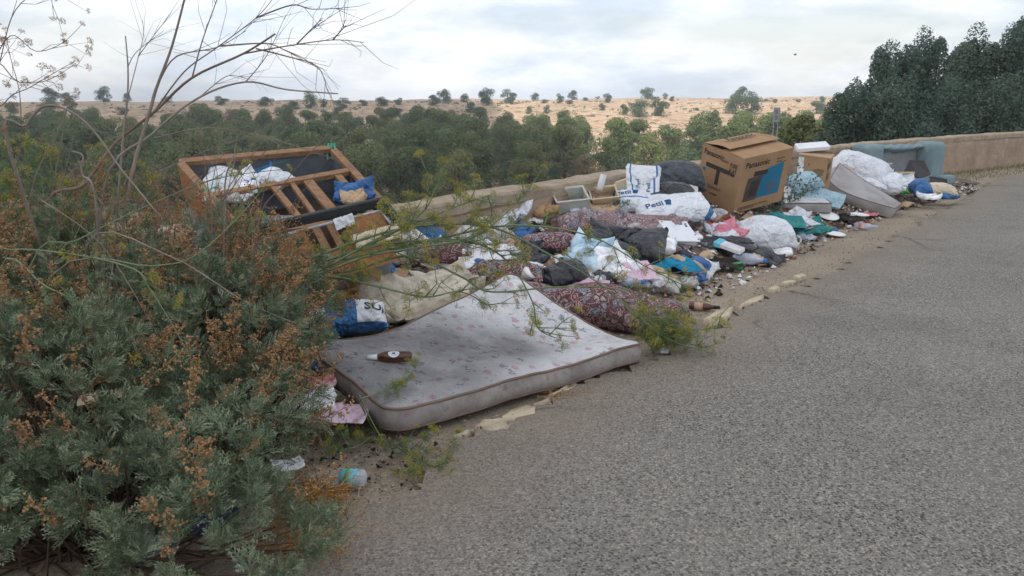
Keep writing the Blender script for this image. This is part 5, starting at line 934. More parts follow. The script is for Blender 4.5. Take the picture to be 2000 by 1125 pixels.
I('pillow', 'light_blue_blanket', 'light blue quilted blanket draped behind the television carton', 'blanket', 1572, 352, 66, m_ltblue, 20, 30, sc=(1, 1, 1.3), dist=11.0); I('cloth', 'light_blue_blanket', 'light blue blanket end trailing over the pale mattress', 'blanket', 1600, 375, 100, m_ltblue, -30, 30, sc=(1, .7, .8), dist=11.0)
ps = at(1800, 364, 13.0); bl = empty('blue_cream_sack', (ps.x, ps.y, 0), 'blue topped cream sack lying on the asphalt before the sofa', 'sack'); PROTO['half'] = PROTO['cushion']
I('cushion', 'blue_half', None, None, 1800, 366, 62, m_blue, 80, 15, sc=(.9, 1.2, 1.6), dist=13.0, parent=bl); I('cushion', 'cream_half', None, None, 1832, 372, 70, sheet('cream sack', S(214, 200, 176), S(200, 186, 160)), -12, 10, sc=(1, 1, 1.4), dist=12.95, parent=bl)
I('bag3', 'clear_bag', 'cloudy film scrap in front of the blue topped sack', 'bag', 1815, 380, 44, m_cloudy, 0, 8, dist=12.5); I('bag', 'blue_bag', 'small blue bag at the end of the cream sack', 'bag', 1852, 380, 36, m_blue, 0, 10, dist=12.8)
slab('dark_board', 'blackened broken board leaning on the seat of the teal sofa', 'board', [at(x, y, 14.6 + d) for x, y, d in ((1766, 338, 0), (1777, 315, .2), (1806, 316, .2), (1818, 342, -.1), (1795, 350, -.3))], .03, m_blackboard); slab('dark_board', 'black board lying on the ground by the sofa cushion', 'board', [at(x, y, 13.9 + d) for x, y, d in ((1815, 347, .2), (1850, 352, .1), (1851, 366, 0), (1818, 360, .0))], .03, m_blackboard)
def stick(lab, a, b, r, mat, nm='lath'): tag(MB().bar(tuple(a), tuple(b), r * 2.2, r * 1.4).build(nm, mat, origin=tuple(a), bevel=.002), lab, 'lath')
stick('pale wooden pole lying across the seat of the teal sofa', at(1716, 338, 13.9), at(1786, 337, 13.9), .02, m_lath, 'pole'); stick('pale lath on the ground past the end of the grey mattress', on(1738, 390, .02), on(1796, 402, .02), .02, m_lath); stick('second pale lath crossing behind the grey mattress end', on(1720, 384, .05), on(1770, 390, .03), .02, m_lath)
stick('dark iron bar lying past the grey mattress end', on(1758, 404, .02), on(1784, 400, .02), .02, m_blackboard); stick('white strip lying on the teal sofa back', at(1730, 321, 15.0), at(1743, 319, 15.0), .012, m_panel); stick('lath lying beside the tea plates', onpile(1590, 412, .03), onpile(1622, 412, .03), .02, m_lath); stick('broken lath beside the white plates', onpile(1604, 448, .02), onpile(1650, 452, .02), .015, m_lath)
slab('white_box', 'white box end sticking out behind the grey mattress', 'box', [at(x, y, 12.9) for x, y in ((1622, 328), (1648, 326), (1650, 344), (1624, 346))], .2, m_panel); I('bag2', 'printed_rag', 'beige printed rag on the head of the grey mattress', 'rag', 1652, 335, 34, m_board2, 0, 20, dist=12.5); I('cloth', 'black_cloth', 'dark cloth under the grey mattress beside the plates', 'cloth', 1655, 422, 60, m_char, 0, 6)
I('bag3', 'pink_film', 'pink film caught under the grey mattress', 'plastic', 1702, 416, 26, m_pink, 0, 6); slab('brown_card', 'brown card lying behind the white sack with blue square', 'card', [at(x, y, 12.6 + d) for x, y, d in ((1700, 372, .1), (1718, 368, .2), (1742, 380, 0), (1726, 384, 0))], .01, m_board)
def plate(lab, px, py, wpx, tl):
    p = Vector(onpile(px, py, .02)); r = wpx * mpp(p) / 2; tag(MB().lathe([(0, r * .55), (.004, r * .6), (.012, r * .9), (.02, r), (.017, r * .97), (.008, r * .6), (.007, .001)], p, (0.05, -tl, 1), 26).build('plate', m_plate, origin=p, smooth=True), lab, 'plate')
plate('white plate lying near the dark cloth under the mattress', 1619, 424, 38, .35); plate('white plate lying alone at the edge of the asphalt', 1632, 459, 38, .12); plate('white plate just in front of the grey mattress', 1679, 421, 36, .08); plate('small white saucer before the puffy white sack', 1462, 474, 20, .3)
I('bag4', 'white_cup', 'white plastic tub between feed sack and television carton', 'tub', 1368, 394, 22, m_white, 0, 30, lift=.04)
slab('card_piece', 'square brown card by the corner of the television carton', 'card', [onpile(1448, 425, .04), onpile(1462, 415, .05), onpile(1474, 421, .05), onpile(1460, 432, .04)], .006, m_board); slab('card_piece', 'long cardboard piece under the lime green wrapper', 'card', [onpile(1470, 474, .02), onpile(1490, 471, .02), onpile(1520, 482, .02), onpile(1490, 483, .02)], .006, m_board2); slab('card_piece', 'cardboard strip under the near mattress corner', 'card', [on(636, 820, .01), on(700, 808, .01), on(702, 822, .01), on(640, 830, .01)], .006, m_board2)
slab('card_piece', 'pale cardboard sheet beside the light blue bag', 'card', [onpile(1098, 492, .06), onpile(1128, 500, .06), onpile(1172, 530, .05), onpile(1150, 535, .05)], .006, m_board2); slab('brown_board', 'brown hardboard lying behind the cream blanket', 'board', [onpile(740, 548, .03), onpile(770, 525, .06), onpile(800, 528, .05), onpile(790, 552, .03)], .01, m_board)
tag(MB().lathe([(0, .028), (.1, .035), (.105, .036)], onpile(1312, 528, .04), (.8, -.4, .2), 14).build('paper_cup', m_bluep, origin=onpile(1312, 528), smooth=True), 'blue and white paper cup under the turquoise cloth', 'cup'); tag(MB().lathe([(0, .04), (.08, .055), (.085, .056)], onpile(1022, 545, .05), (.5, -.3, .6), 16).build('paper_cup', m_plate, origin=onpile(1022, 545), smooth=True), 'pale plastic tub on the rolled cushion behind the mattress corner', 'cup')
rf = random.Random(8)
fill = [('bag', m_white, 'plastic_bag', 'crumpled white plastic bag half buried in the heap', 'bag', 'white bags buried in the heap', 42), ('bag3', m_white2, 'plastic_bag', 'dirty off-white plastic bag trodden into the heap', 'bag', 'dirty bags buried in the heap', 32), ('bag2', m_blacks, 'black_bag', 'black plastic bag half buried in the heap', 'bag', 'black bags buried in the heap', 32), ('bag4', m_board2, 'crushed_carton', 'crushed pale cardboard wad in the heap', 'card', 'crushed cardboard in the heap', 28), ('bag3', m_browncloth, 'rag', 'brown rag half buried in the heap', 'rag', 'brown rags in the heap', 30), ('bag', m_pais2, 'cushion_cover', 'torn paisley cover scrap in the heap', 'fabric', 'paisley scraps in the heap', 20), ('bag2', m_cloudy, 'film_bag', 'cloudy film bag in the heap', 'bag', 'film bags in the heap', 28), ('bag4', m_blue, 'blue_bag', 'small blue bag in the heap', 'bag', 'small blue bags in the heap', 20), ('cloth4', m_grey, 'grey_rag', 'grey rag spread on the heap', 'rag', 'grey rags on the heap', 8), ('bag3', m_char, 'charred_rag', 'charred rag wad in the heap', 'rag', 'charred wads in the heap', 12)]
zone = [(690, 540), (760, 440), (940, 400), (1180, 375), (1330, 400), (1420, 425), (1600, 400), (1740, 370), (1840, 366), (1840, 385), (1700, 435), (1560, 485), (1440, 520), (1330, 558), (1100, 545), (960, 530), (900, 530), (760, 545)]
for pt, mt, nm, lab, cat, grp, cnt in fill:
    k_ = 0
    while k_ < cnt:
        px, py = (rf.uniform(720, 1840) if k_ % 4 == 0 else rf.uniform(700, 1050) if k_ % 4 == 1 else rf.uniform(950, 1500)), rf.uniform(370, 560)
        if not inpoly(px, py, zone): continue
        k_ += 1; I(pt, nm, lab, cat, px, py, rf.uniform(.14, .36) / mpp(on(px, py, .2)), mt, rf.uniform(0, 360), rf.uniform(-5, 25), roll=rf.uniform(-15, 15), sc=(1, rf.uniform(.6, 1), rf.uniform(.6, 1)), group=grp, subd=0, sink=.3, cr=1.8)
# inside the bush
for px, py, D, w_, mt, lab, pt in ((235, 900, 2.75, 150, m_grey, 'grey sheet lying under the silver bush', 'cloth'), (200, 770, 3.0, 90, m_beige, 'beige board scrap in the dark of the bush', 'cloth4'), (300, 820, 2.9, 110, m_white2, 'dull white bag deep under the bush', 'bag'), (410, 1010, 2.5, 110, m_navy, 'navy bag at the foot of the bush', 'bag3'), (300, 1060, 2.62, 110, m_grey, 'grey cloth at the root of the bush', 'bag2'), (560, 905, 3.0, 70, m_cloudy, 'cloudy film caught in the bush edge', 'bag3')):
    I(pt, 'waste_under_bush', lab, 'bag', px, py, w_, mt, px, 10, dist=D, sc=(1, .8, .6))
# ---- pale kerb stones at the broken asphalt edge
m_kerb = plain('pale kerb stone', S(206, 190, 166), S(186, 170, 146), 5, dirt=S(126, 114, 100), damt=.6, rough=.95, spec=.05, bs=30, bst=.6, bd=.02)
def kerb(lab, pix, h=.02):
    h *= 1.0
    pts = []
    for i, (a, b) in enumerate(zip(pix, pix[1:] + pix[:1])):
        for t_ in (0, .33, .66): pts.append(on(a[0] + (b[0] - a[0]) * t_ + rng.uniform(-2, 2), a[1] + (b[1] - a[1]) * t_ + rng.uniform(-1, 1), .0))
    P = np.array([np.array(p) for p in pts]); c = P.mean(0); k = len(P); V = np.concatenate([P * [1, 1, 0] + vec(0, 0, -.02), lerp(P, c, .06) + vec(0, 0, h), lerp(P, c, .45) + vec(0, 0, h * .9), [c + vec(0, 0, h * .55)]]); V[k:, 2] += NR.normal(size=len(V) - k) * .0025
    F_ = [(j * k + i, j * k + (i + 1) % k, (j + 1) * k + (i + 1) % k, (j + 1) * k + i) for j in (0, 1) for i in range(k)] + [(2 * k + i, 2 * k + (i + 1) % k, 3 * k) for i in range(k)]
    tag(MB().add(V, F_).build('kerb_stone', m_kerb, origin=c * [1, 1, 0], smooth=True), lab, 'kerb stone')
kerb('worn hollowed pale kerb stone with tapering end in front of the mattress', [(925, 838), (945, 826), (975, 822), (995, 808), (1030, 796), (1048, 798), (1046, 812), (1010, 822), (990, 845), (955, 850)]); kerb('thin pale kerb stone strip below the mattress side', [(1040, 796), (1075, 776), (1118, 750), (1130, 752), (1110, 768), (1060, 792)], .015); kerb('thin pale sliver of kerb below the hollowed stone', [(880, 858), (915, 842), (925, 843), (900, 858)], .012)
kerb('jagged pale kerb stone beside the fennel and beer bottle', [(1372, 630), (1400, 612), (1432, 604), (1428, 616), (1420, 634), (1390, 638)], .03); kerb('long pale kerb stone past the beer bottle', [(1440, 604), (1465, 588), (1492, 578), (1490, 586), (1462, 600), (1445, 608)], .025); kerb('small rounded kerb stone at the worn asphalt edge', [(1498, 570), (1515, 562), (1526, 565), (1512, 573)], .025); kerb('oval kerb stone where the worn asphalt edge cracks', [(1550, 544), (1568, 538), (1574, 544), (1558, 551)], .03); kerb('flat kerb stone between oval stone and rounded stone', [(1524, 556), (1545, 550), (1555, 553), (1535, 560)], .02); kerb('pale kerb stone half under the fennel at the mattress end', [(1298, 668), (1318, 658), (1345, 654), (1335, 664), (1310, 676)], .025)
tag(MB().obox(np.array(on(1290, 690, .012)), vec(.05, -.01, 0), vec(.01, .04, .005), vec(0, 0, .015)).build('white_scrap', m_panel, origin=on(1290, 690), bevel=.002), 'white plastic scrap on the asphalt by the mattress corner', 'scrap')
# ================================================================= SMALL LITTER
def crumple(seed, s=1.0):
    bm = bmesh.new(); bmesh.ops.create_icosphere(bm, subdivisions=2, radius=s); r = random.Random(seed)
    for v in bm.verts: n_ = mnoise.noise(v.co * 1.8 + Vector((seed, 0, 0))); v.co *= .65 + .7 * n_ + .25 * r.random(); v.co.z *= .55
    me = bpy.data.meshes.new('crumple'); bm.to_mesh(me); bm.free(); return me
CR = [crumple(i + 1) for i in range(5)]
def flake(seed):
    r = random.Random(seed); k = 7; mb = MB(); P = [(math.cos(i / k * 6.28) * r.uniform(.5, 1), math.sin(i / k * 6.28) * r.uniform(.4, .9), r.uniform(0, .35)) for i in range(k)]
    V = P + [(x, y, z + .05) for x, y, z in P]; mb.add(V, [tuple(range(k))[::-1], tuple(range(k, 2 * k))] + [(i, (i + 1) % k, (i + 1) % k + k, i + k) for i in range(k)]); return mb.mesh('flake')
FL = [flake(i) for i in range(5)]
rl = random.Random(77)
kinds = [('paper_scrap', CR, m_white, 'small crumpled white paper scrap in the litter heap', 'paper scrap', 'white paper scraps in the heap', 80, .022, .05), ('card_scrap', FL, m_board, 'small torn brown card scrap in the litter heap', 'card scrap', 'card scraps in the heap', 60, .03, .07), ('pale_scrap', FL, m_cream, 'small pale cream scrap in the litter heap', 'scrap', 'cream scraps in the heap', 50, .03, .06), ('blue_scrap', CR, m_blue, 'small blue plastic scrap in the litter heap', 'plastic scrap', 'blue scraps in the heap', 30, .02, .04), ('black_scrap', CR, m_blacks, 'small black plastic scrap in the litter heap', 'plastic scrap', 'black scraps in the heap', 60, .03, .08), ('red_scrap', FL, m_red, 'small red and white wrapper in the litter heap', 'wrapper', 'red wrappers in the heap', 16, .025, .045), ('rag_scrap', CR, m_browncloth, 'small brown rag wad in the litter heap', 'rag', 'brown rag wads in the heap', 50, .03, .07), ('film_scrap', CR, m_cloudy, 'small cloudy film scrap in the litter heap', 'film', 'film scraps in the heap', 40, .03, .06)]
def heap_pool(n, lo, hi, seed):
    r = np.random.RandomState(seed); x, y = r.uniform(-3, 9, n), r.uniform(3.2, 17.5, n); sd, ux = wall_sd(x, y); s = -sd - .15; k = (s > lo) & (s < hi) & (ux > -1.9) & (ux < 8.7); x, y = x[k], y[k]
    return iter(zip(x, y, pile(x, y)))
hpool = heap_pool(6000, .1, 2.0, 1); hpool2 = heap_pool(40000, .05, 1.95, 2)
def heap_xy(): return next(hpool)
for nm, ms_, mt, lab, cat, grp, cnt, s0, s1 in kinds:
    meshes = []
    for m_ in ms_: c_ = m_.copy(); c_.materials.clear(); c_.materials.append(mt); meshes.append(c_)
    for i in range(cnt):
        x, y, z = heap_xy(); o = bpy.data.objects.new(nm, meshes[i % len(meshes)]); COL.objects.link(o); s = rl.uniform(s0, s1); o.location = (x, y, z + s * .25); o.rotation_euler = (rl.uniform(-.4, .4), rl.uniform(-.4, .4), rl.uniform(0, 6.28)); o.scale = (s, s * rl.uniform(.5, 1), s * rl.uniform(.5, 1)); tag(o, lab, cat, grp)
# fragments too small to tell apart
def frags(n, fn, smin, smax, mats, name, label, seed):
    r = np.random.RandomState(seed); mbs = [MB() for _ in mats]
    for i in range(n):
        x, y, z = fn(r); s = smin + (smax - smin) * r.rand() ** 2.5; e = s * (.35 + .9 * r.rand(6)); a = r.rand() * 6.28; ca, sa = math.cos(a), math.sin(a)
        V = np.array([(e[0], 0, 0), (-e[1], 0, 0), (0, e[2] * .7, 0), (0, -e[3] * .7, 0), (0, 0, e[4] * .6), (0, 0, -s * .3)]) + r.normal(size=(6, 3)) * s * .15; V = np.stack([V[:, 0] * ca - V[:, 1] * sa + x, V[:, 0] * sa + V[:, 1] * ca + y, V[:, 2] + z], -1); mbs[r.randint(len(mats))].add(V, OCT)
    for mb, (mt, sub) in zip(mbs, mats): tag(mb.build(name, mt), label % sub, 'litter', kind='stuff')
def hp(r): return next(hpool2)
frags(6500, hp, .012, .05, [(m_board2, 'tan'), (m_white2, 'off-white'), (m_white, 'white'), (m_char, 'charred'), (m_browncloth, 'brown'), (plain('broken tile', S(150, 92, 70), S(128, 80, 62)), 'terracotta')], 'litter_fragments', '%s litter fragments trodden into the heap', 3)
rv = np.random.RandomState(5); vi = rv.randint(20, 118, 9000); kk = rv.normal(size=9000) * .22; vx = np.array([EDGE[i].x for i in vi]) + rv.uniform(-.2, .2, 9000) - .8 * kk; vy = np.array([EDGE[i].y for i in vi]) + rv.uniform(-.2, .2, 9000) + .6 * kk
ve = edge_sd(vx, vy); vpool = iter([(x, y, .012 if e < 0 else .0) for x, y, e in zip(vx, vy, ve) if y > 2.2])
def verge(r): return next(vpool)
frags(3800, verge, .004, .016, [(plain('grit', S(170, 158, 140), S(140, 130, 118)), 'pale'), (plain('dark grit', S(104, 98, 92)), 'dark')], 'verge_gravel', '%s grit and small stones along the broken asphalt edge', 5)
def near(r):
    p = on(r.normal() * 110 + 690, 900 + r.normal() * 60); return p.x, p.y, .004
frags(700, near, .005, .022, [(plain('verge stones', S(150, 136, 118), S(120, 108, 94)), 'brownish'), (m_char, 'dark earthy')], 'verge_stones', '%s stones and soil crumbs around the near mattress corner', 8)
# ================================================================= FOREGROUND PLANTS
def inst(base_v, base_f, M, T):                    # replicate a small mesh by rotation/scale matrices M (k,3,3) and offsets T (k,3)
    V = np.einsum('kij,nj->kni', M, base_v) + T[:, None, :]; k, n = len(M), len(base_v); Fc = np.array(base_f)
    return V.reshape(-1, 3), (Fc[None] + (np.arange(k) * n)[:, None, None]).reshape(-1, Fc.shape[1])
def big_mesh(name, V, Fc, mat, parent, smooth=False):
    me = bpy.data.meshes.new(name); V = V - np.array(parent.location) - (np.array(parent.parent.location) if parent.parent else 0); me.from_pydata(V.tolist(), [], Fc.tolist()); me.materials.append(mat)
    if smooth: me.polygons.foreach_set('use_smooth', [True] * len(me.polygons))
    o = bpy.data.objects.new(name, me); COL.objects.link(o); o.parent = parent; return o
def frame_from(d, r):
    d = d / np.linalg.norm(d, axis=1)[:, None]; a = r.normal(size=d.shape); u = np.cross(d, a); u /= np.linalg.norm(u, axis=1)[:, None]; w = np.cross(d, u); return np.stack([u, w, d], -1)
def blade(p0, p1, w, nrm):
    d = p1 - p0; s = np.cross(d, nrm); s = s / (np.linalg.norm(s) + 1e-9) * w; m = p0 + d * .55; return [p0, m + s, p1, m - s]
def rosette(seed):                                 # spray of finely cut silver leaves, ~1 unit long along +z
    r = np.random.RandomState(seed); V = []; Fc = []
    for i in range(15):
        a = i * 2.4 + r.rand() * .5; el = r.uniform(.25, 1.2); z0 = r.uniform(0, .45); d = np.array([math.cos(a) * math.sin(el), math.sin(a) * math.sin(el), math.cos(el)]); b = np.array([0, 0, z0]); L_ = r.uniform(.4, .62)
        side = np.cross(d, [0, 0, 1]); side /= np.linalg.norm(side) + 1e-9; nn = np.cross(side, d); tip = b + d * L_ + nn * -.04
        blades = [(b, tip, .016)]
        for k in range(1, 5):
            q = b + d * L_ * (.28 + .16 * k)
            for s in (-1, 1):
                dd = d * .75 + side * s * .75 + nn * r.uniform(-.2, .2); l = L_ * (.40 - .05 * k) ; e = q + dd * l; blades.append((q, e, .017))
                if k < 4: f_ = q + dd * l * .5; blades.append((f_, f_ + (d * .9 + side * s * .1) * l * .5, .014))
        for p0, p1, w in blades:
            k0 = len(V); V += blade(p0, p1, w, nn + r.normal(size=3) * .3); Fc.append((k0, k0 + 1, k0 + 2, k0 + 3))
    return np.array(V), Fc
def panicle(seed):                                 # dry seed spray, ~1 unit long
    r = np.random.RandomState(seed); V = []; Fc = []
    def ball(c, s):
        k0 = len(V); V.extend([np.array(c) + s * np.array(q) for q in ((1, 0, 0), (-1, 0, 0), (0, 1, 0), (0, -1, 0), (0, 0, .9), (0, 0, -.9))]); Fc.extend([tuple(i + k0 for i in f) for f in OCT])
    def twig(a, b, w):
        k0 = len(V); d = b - a; u = np.cross(d, [.3, .2, 1.]); u /= np.linalg.norm(u) + 1e-9; x = np.cross(d, u); x /= np.linalg.norm(x) + 1e-9
        for p, ww in ((a, w), (b, w * .6)):
            for an in (0, 2.09, 4.19): V.append(p + (u * math.cos(an) + x * math.sin(an)) * ww)
        for i in range(3): j = (i + 1) % 3; Fc.extend([(k0 + i, k0 + j, k0 + 3 + j), (k0 + i, k0 + 3 + j, k0 + 3 + i)])
    p = np.zeros(3); d = np.array([0, 0, 1.])
    for s in range(7):
        q = p + d * .14 + r.normal(size=3) * .012; twig(p, q, .009); p = q
        for k in range(2):
            a = r.rand() * 6.28; e = q + np.array([math.cos(a) * .9, math.sin(a) * .9, .7]) * r.uniform(.12, .26) * (1 - s * .08); twig(q, e, .005)
            for j in range(6): ball(q + (e - q) * (.25 + .15 * j) + r.normal(size=3) * .022, r.uniform(.016, .027))
    return np.array(V), Fc
f_silver = foliage('silver wormwood leaf', S(112, 126, 98), S(84, 100, 76), S(146, 156, 128), .2, 4, False); f_seed = foliage('dry seed heads', S(160, 124, 86), S(134, 102, 72), S(186, 150, 108), .15, 6, False); f_stem = plain('woody stem', S(104, 84, 68), S(82, 68, 58), 12, rough=.9)
f_fen = foliage('fennel green', S(112, 134, 78), S(94, 118, 70), None, .2, 8, False); f_fenstem = plain('fennel stem', S(122, 134, 100), S(102, 116, 86), 14, rough=.6, bst=.1); f_umbel = foliage('fennel umbel', S(172, 160, 76), S(152, 148, 76), S(192, 176, 72), .2, 10, False); f_drystem = plain('dry grey stalk', S(158, 146, 136), S(128, 116, 108), 9, rough=.9); f_darkstem = plain('dry brown stalk', S(132, 114, 102), S(108, 94, 86), 9, rough=.9); f_straw = foliage('straw', S(178, 132, 74), S(150, 108, 62), S(196, 160, 104), .2, 6, False)
ROS = [rosette(i) for i in range(3)]; PAN = [panicle(i) for i in range(3)]
def wormwood(label, base, ells, n_ros, n_pan, seed):
    r = np.random.RandomState(seed); root = empty('wormwood_bush', base, label, 'bush'); base = np.array(base); vol = np.array([e[1][0] * e[1][1] * e[1][2] for e in ells]); which = r.choice(len(ells), n_ros + n_pan, p=vol / vol.sum())
    d = r.normal(size=(n_ros + n_pan, 3)); d[:, 2] = np.abs(d[:, 2]) * .9 - .25; d /= np.linalg.norm(d, axis=1)[:, None]; rr = .72 + .36 * r.rand(n_ros + n_pan)
    C_ = np.array([e[0] for e in ells])[which]; R_ = np.array([e[1] for e in ells])[which]; T = C_ + d * R_ * rr[:, None]; ok = T[:, 2] > .03; T = T[ok]; d = d[ok]; nr2 = min(n_ros, ok[:n_ros].sum())
    ax = d + np.array([0, 0, .55]) + r.normal(size=d.shape) * .3; Mx = frame_from(ax, r)
    sc = np.where(np.arange(len(T)) < nr2, r.uniform(.09, .16, len(T)), r.uniform(.13, .26, len(T))); Mx = Mx * sc[:, None, None]
    Vs, Fs, off = [], [], 0
    for k in range(3):
        s = np.arange(k, nr2, 3); V, Fc = inst(*ROS[k], Mx[s], T[s]); Vs.append(V); Fs.append(Fc + off); off += len(V)
    tag(big_mesh('foliage', np.concatenate(Vs), np.concatenate(Fs), f_silver, root), kind='stuff')
    Vs, Fs, off = [], [], 0; up_ = (T[nr2:, 2] > .25)
    for k in range(3):
        s = np.nonzero(up_)[0][k::3] + nr2; V, Fc = inst(*PAN[k], Mx[s], T[s] + np.array([0, 0, .02])); Vs.append(V); Fs.append(Fc + off); off += len(V)
    tag(big_mesh('seed_heads', np.concatenate(Vs), np.concatenate(Fs), f_seed, root), kind='stuff')
    mb = MB()
    for i in range(0, len(T), 3):
        a = base + np.array([r.normal() * .08, r.normal() * .08, -.02]); b = T[i]; m_ = a * .45 + b * .55 + np.array([0, 0, -.08]) + r.normal(size=3) * .04; mb.tube([a, m_, b], [.007, .005, .002], 4, cap=False)
    mb.build('stems', f_stem, root, smooth=True) if False else mb.build('branches', f_stem, root, smooth=True)
wormwood('large silver wormwood bush with brown seed heads at the road edge', (-1.65, 2.75, 0), [((-1.75, 2.72, .42), (.5, .42, .46)), ((-1.25, 2.62, .28), (.38, .38, .32)), ((-1.9, 2.3, .35), (.4, .3, .36)), ((-.98, 2.38, .16), (.34, .3, .24))], 640, 130, 21)
wormwood('silver wormwood bush leaning over the left end of the mattress', (-1.35, 3.6, 0), [((-1.35, 3.55, .42), (.42, .42, .42)), ((-1.1, 3.1, .26), (.28, .3, .3)), ((-1.25, 4.15, .5), (.3, .3, .34))], 440, 200, 22)
wormwood('tall silver wormwood bush in front of the sofa frame', (-2.0, 4.0, 0), [((-2.1, 3.7, .6), (.52, .5, .5)), ((-1.65, 4.35, .6), (.42, .4, .42)), ((-2.7, 3.6, .6), (.5, .5, .5))], 560, 280, 23)
# ---- fennel
UMB = None
def umbel_geo(seed):
    r = np.random.RandomState(seed); V = []; Fc = []; W_ = []; WF = []
    for i in range(13):
        a = i * 2.4; el = .25 + .85 * (i / 13) ** .6; d = np.array([math.cos(a) * math.sin(el), math.sin(a) * math.sin(el), math.cos(el)]); e = d * r.uniform(.8, 1); k0 = len(W_); s = np.cross(d, [0, 0, 1.0]) + 1e-4; s = s / np.linalg.norm(s) * .016; W_ += [s * 0 - s, s, e + s * .6, e - s * .6]; WF.append((k0, k0 + 1, k0 + 2, k0 + 3))
        for j in range(7):
            c = e + r.normal(size=3) * .12; k0 = len(V); n_ = .075; V += [c + n_ * np.array(q) for q in ((1, 0, 0), (-1, 0, 0), (0, 1, 0), (0, -1, 0), (0, 0, .8), (0, 0, -.8))]; Fc += [tuple(x + k0 for x in f) for f in OCT]
    return np.array(V), Fc, np.array(W_), WF
UG = [umbel_geo(i) for i in range(2)]
def frond(seed):
    r = np.random.RandomState(seed); V = []; Fc = []
    for i in range(26):
        a = r.rand() * 6.28; el = r.uniform(.2, 1.1); d = np.array([math.cos(a) * math.sin(el), math.sin(a) * math.sin(el), math.cos(el)]); b = d * r.uniform(0, .5); e = b + (d + r.normal(size=3) * .4) * r.uniform(.25, .5); k0 = len(V); V += blade(b, e, .013, r.normal(size=3)); Fc.append((k0, k0 + 1, k0 + 2, k0 + 3))
    return np.array(V), Fc
FRD = frond(3)
def fennel(name, label, stems, seed, side=5, um=.055, r0=.011, cat='plant', stem_mat=None, dead=False, frond_s=.09, droop=0, branch=.22):
    r = np.random.RandomState(seed); base = stems[0][0]; root = empty(name, (base[0], base[1], 0), label, cat); ums, frs = [], []
    for sp in stems:
        L_ = smooth_line(sp, 5); n = len(L_); mb = MB(); mb.tube(L_, [r0 * (1 - .75 * i / n) for i in range(n)], 7)
        tips = [(Vector(L_[-1]), (L_[-1] - L_[-3]).normalized())]
        for i in range(int(n * .3), n - 1):
            if r.rand() < side / n * 1.6:
                d0 = (L_[i + 1] - L_[i]).normalized(); d = (d0 * .8 + Vector(r.normal(size=3)) * .55 + Vector((0, 0, .25 - droop))).normalized(); ln2 = branch * r.uniform(.5, 1.3); p1 = L_[i] + d * ln2 * .5; p2 = p1 + (d + Vector(r.normal(size=3)) * .35).normalized() * ln2 * .5; mb.tube([L_[i], p1, p2], [r0 * .4, r0 * .3, r0 * .18], 5); tips.append((p2, d)); frs.append((p1, d)); frs.append((L_[i], d))
                d3 = (d + Vector(r.normal(size=3)) * .7).normalized(); p3 = p1 + d3 * ln2 * .45; mb.tube([p1, p3], [r0 * .25, r0 * .15], 4); tips.append((p3, d3)); frs.append((p3, d3))
        mb.build('stem', stem_mat or f_fenstem, root, smooth=True); ums += tips
    Mx = frame_from(np.array([tuple(d + Vector((0, 0, .4))) for _, d in ums]), r) * (um * r.uniform(.7, 1.2, len(ums)))[:, None, None]; T = np.array([tuple(p) for p, _ in ums]); g = UG[seed % 2]
    V, Fc = inst(g[0], g[1], Mx, T); uo = tag(big_mesh('umbels', V, Fc, f_seed if dead else f_umbel, root), kind='stuff'); V, Fc = inst(g[2], g[3], Mx, T); tag(big_mesh('umbel_rays', V, Fc, stem_mat or f_fenstem, uo), kind='stuff')
    if frs and not dead:
        k = len(frs) * 2; Mx = frame_from(np.array([tuple(d) for _, d in frs] * 2) + r.normal(size=(k, 3)) * .6, r) * (frond_s * r.uniform(.6, 1.3, k))[:, None, None]; V, Fc = inst(*FRD, Mx, np.array([tuple(p) for p, _ in frs] * 2)); tag(big_mesh('fronds', V, Fc, f_fen, root), kind='stuff')
    return root
def path(*q): return [at(*p) for p in q]
b0 = on(470, 640, 0) if False else Vector((-1.45, 4.25, 0))
fennel('fennel_plant', 'green flowering fennel arching over the mattress from the bush', [
    [b0, at(520, 545, 4.25), *path((600, 508, 4.3), (760, 452, 4.4), (900, 437, 4.5), (980, 450, 4.55), (1060, 490, 4.6), (1150, 540, 4.7), (1230, 600, 4.8), (1300, 660, 4.9), (1390, 690, 4.95))],
    [b0, at(510, 560, 4.2), *path((620, 515, 4.25), (740, 478, 4.3), (850, 470, 4.35), (940, 478, 4.4), (1000, 520, 4.4), (1040, 590, 4.4), (1050, 640, 4.4), (1085, 660, 4.4))],
    [b0, at(500, 560, 4.2), *path((620, 535, 4.2), (720, 500, 4.2), (840, 480, 4.25), (930, 460, 4.3), (1010, 395, 4.45), (1060, 330, 4.5))],
    [b0, at(520, 560, 4.2), *path((640, 540, 4.2), (740, 560, 4.2), (830, 580, 4.25), (900, 570, 4.3), (960, 600, 4.35))],
    [b0, at(500, 555, 4.3), *path((600, 520, 4.4), (720, 480, 4.5), (820, 420, 4.6), (850, 370, 4.65), (868, 322, 4.7))],
    [b0, at(520, 560, 4.3), *path((700, 500, 4.4), (840, 470, 4.5), (1000, 440, 4.6), (1150, 460, 4.7), (1260, 520, 4.8), (1340, 560, 4.9))],
    [b0, at(520, 560, 4.3), *path((680, 530, 4.4), (800, 500, 4.5), (900, 540, 4.6), (960, 570, 4.7), (1100, 560, 4.7), (1220, 570, 4.8), (1290, 640, 4.95), (1420, 640, 5.0))],
    [b0, at(540, 560, 4.2), *path((640, 520, 4.2), (730, 470, 4.3), (800, 440, 4.3), (900, 400, 4.4), (960, 380, 4.5))]], 31, side=13, um=.036, r0=.0095, branch=.17, frond_s=.06)
g1 = on(1275, 690, 0)
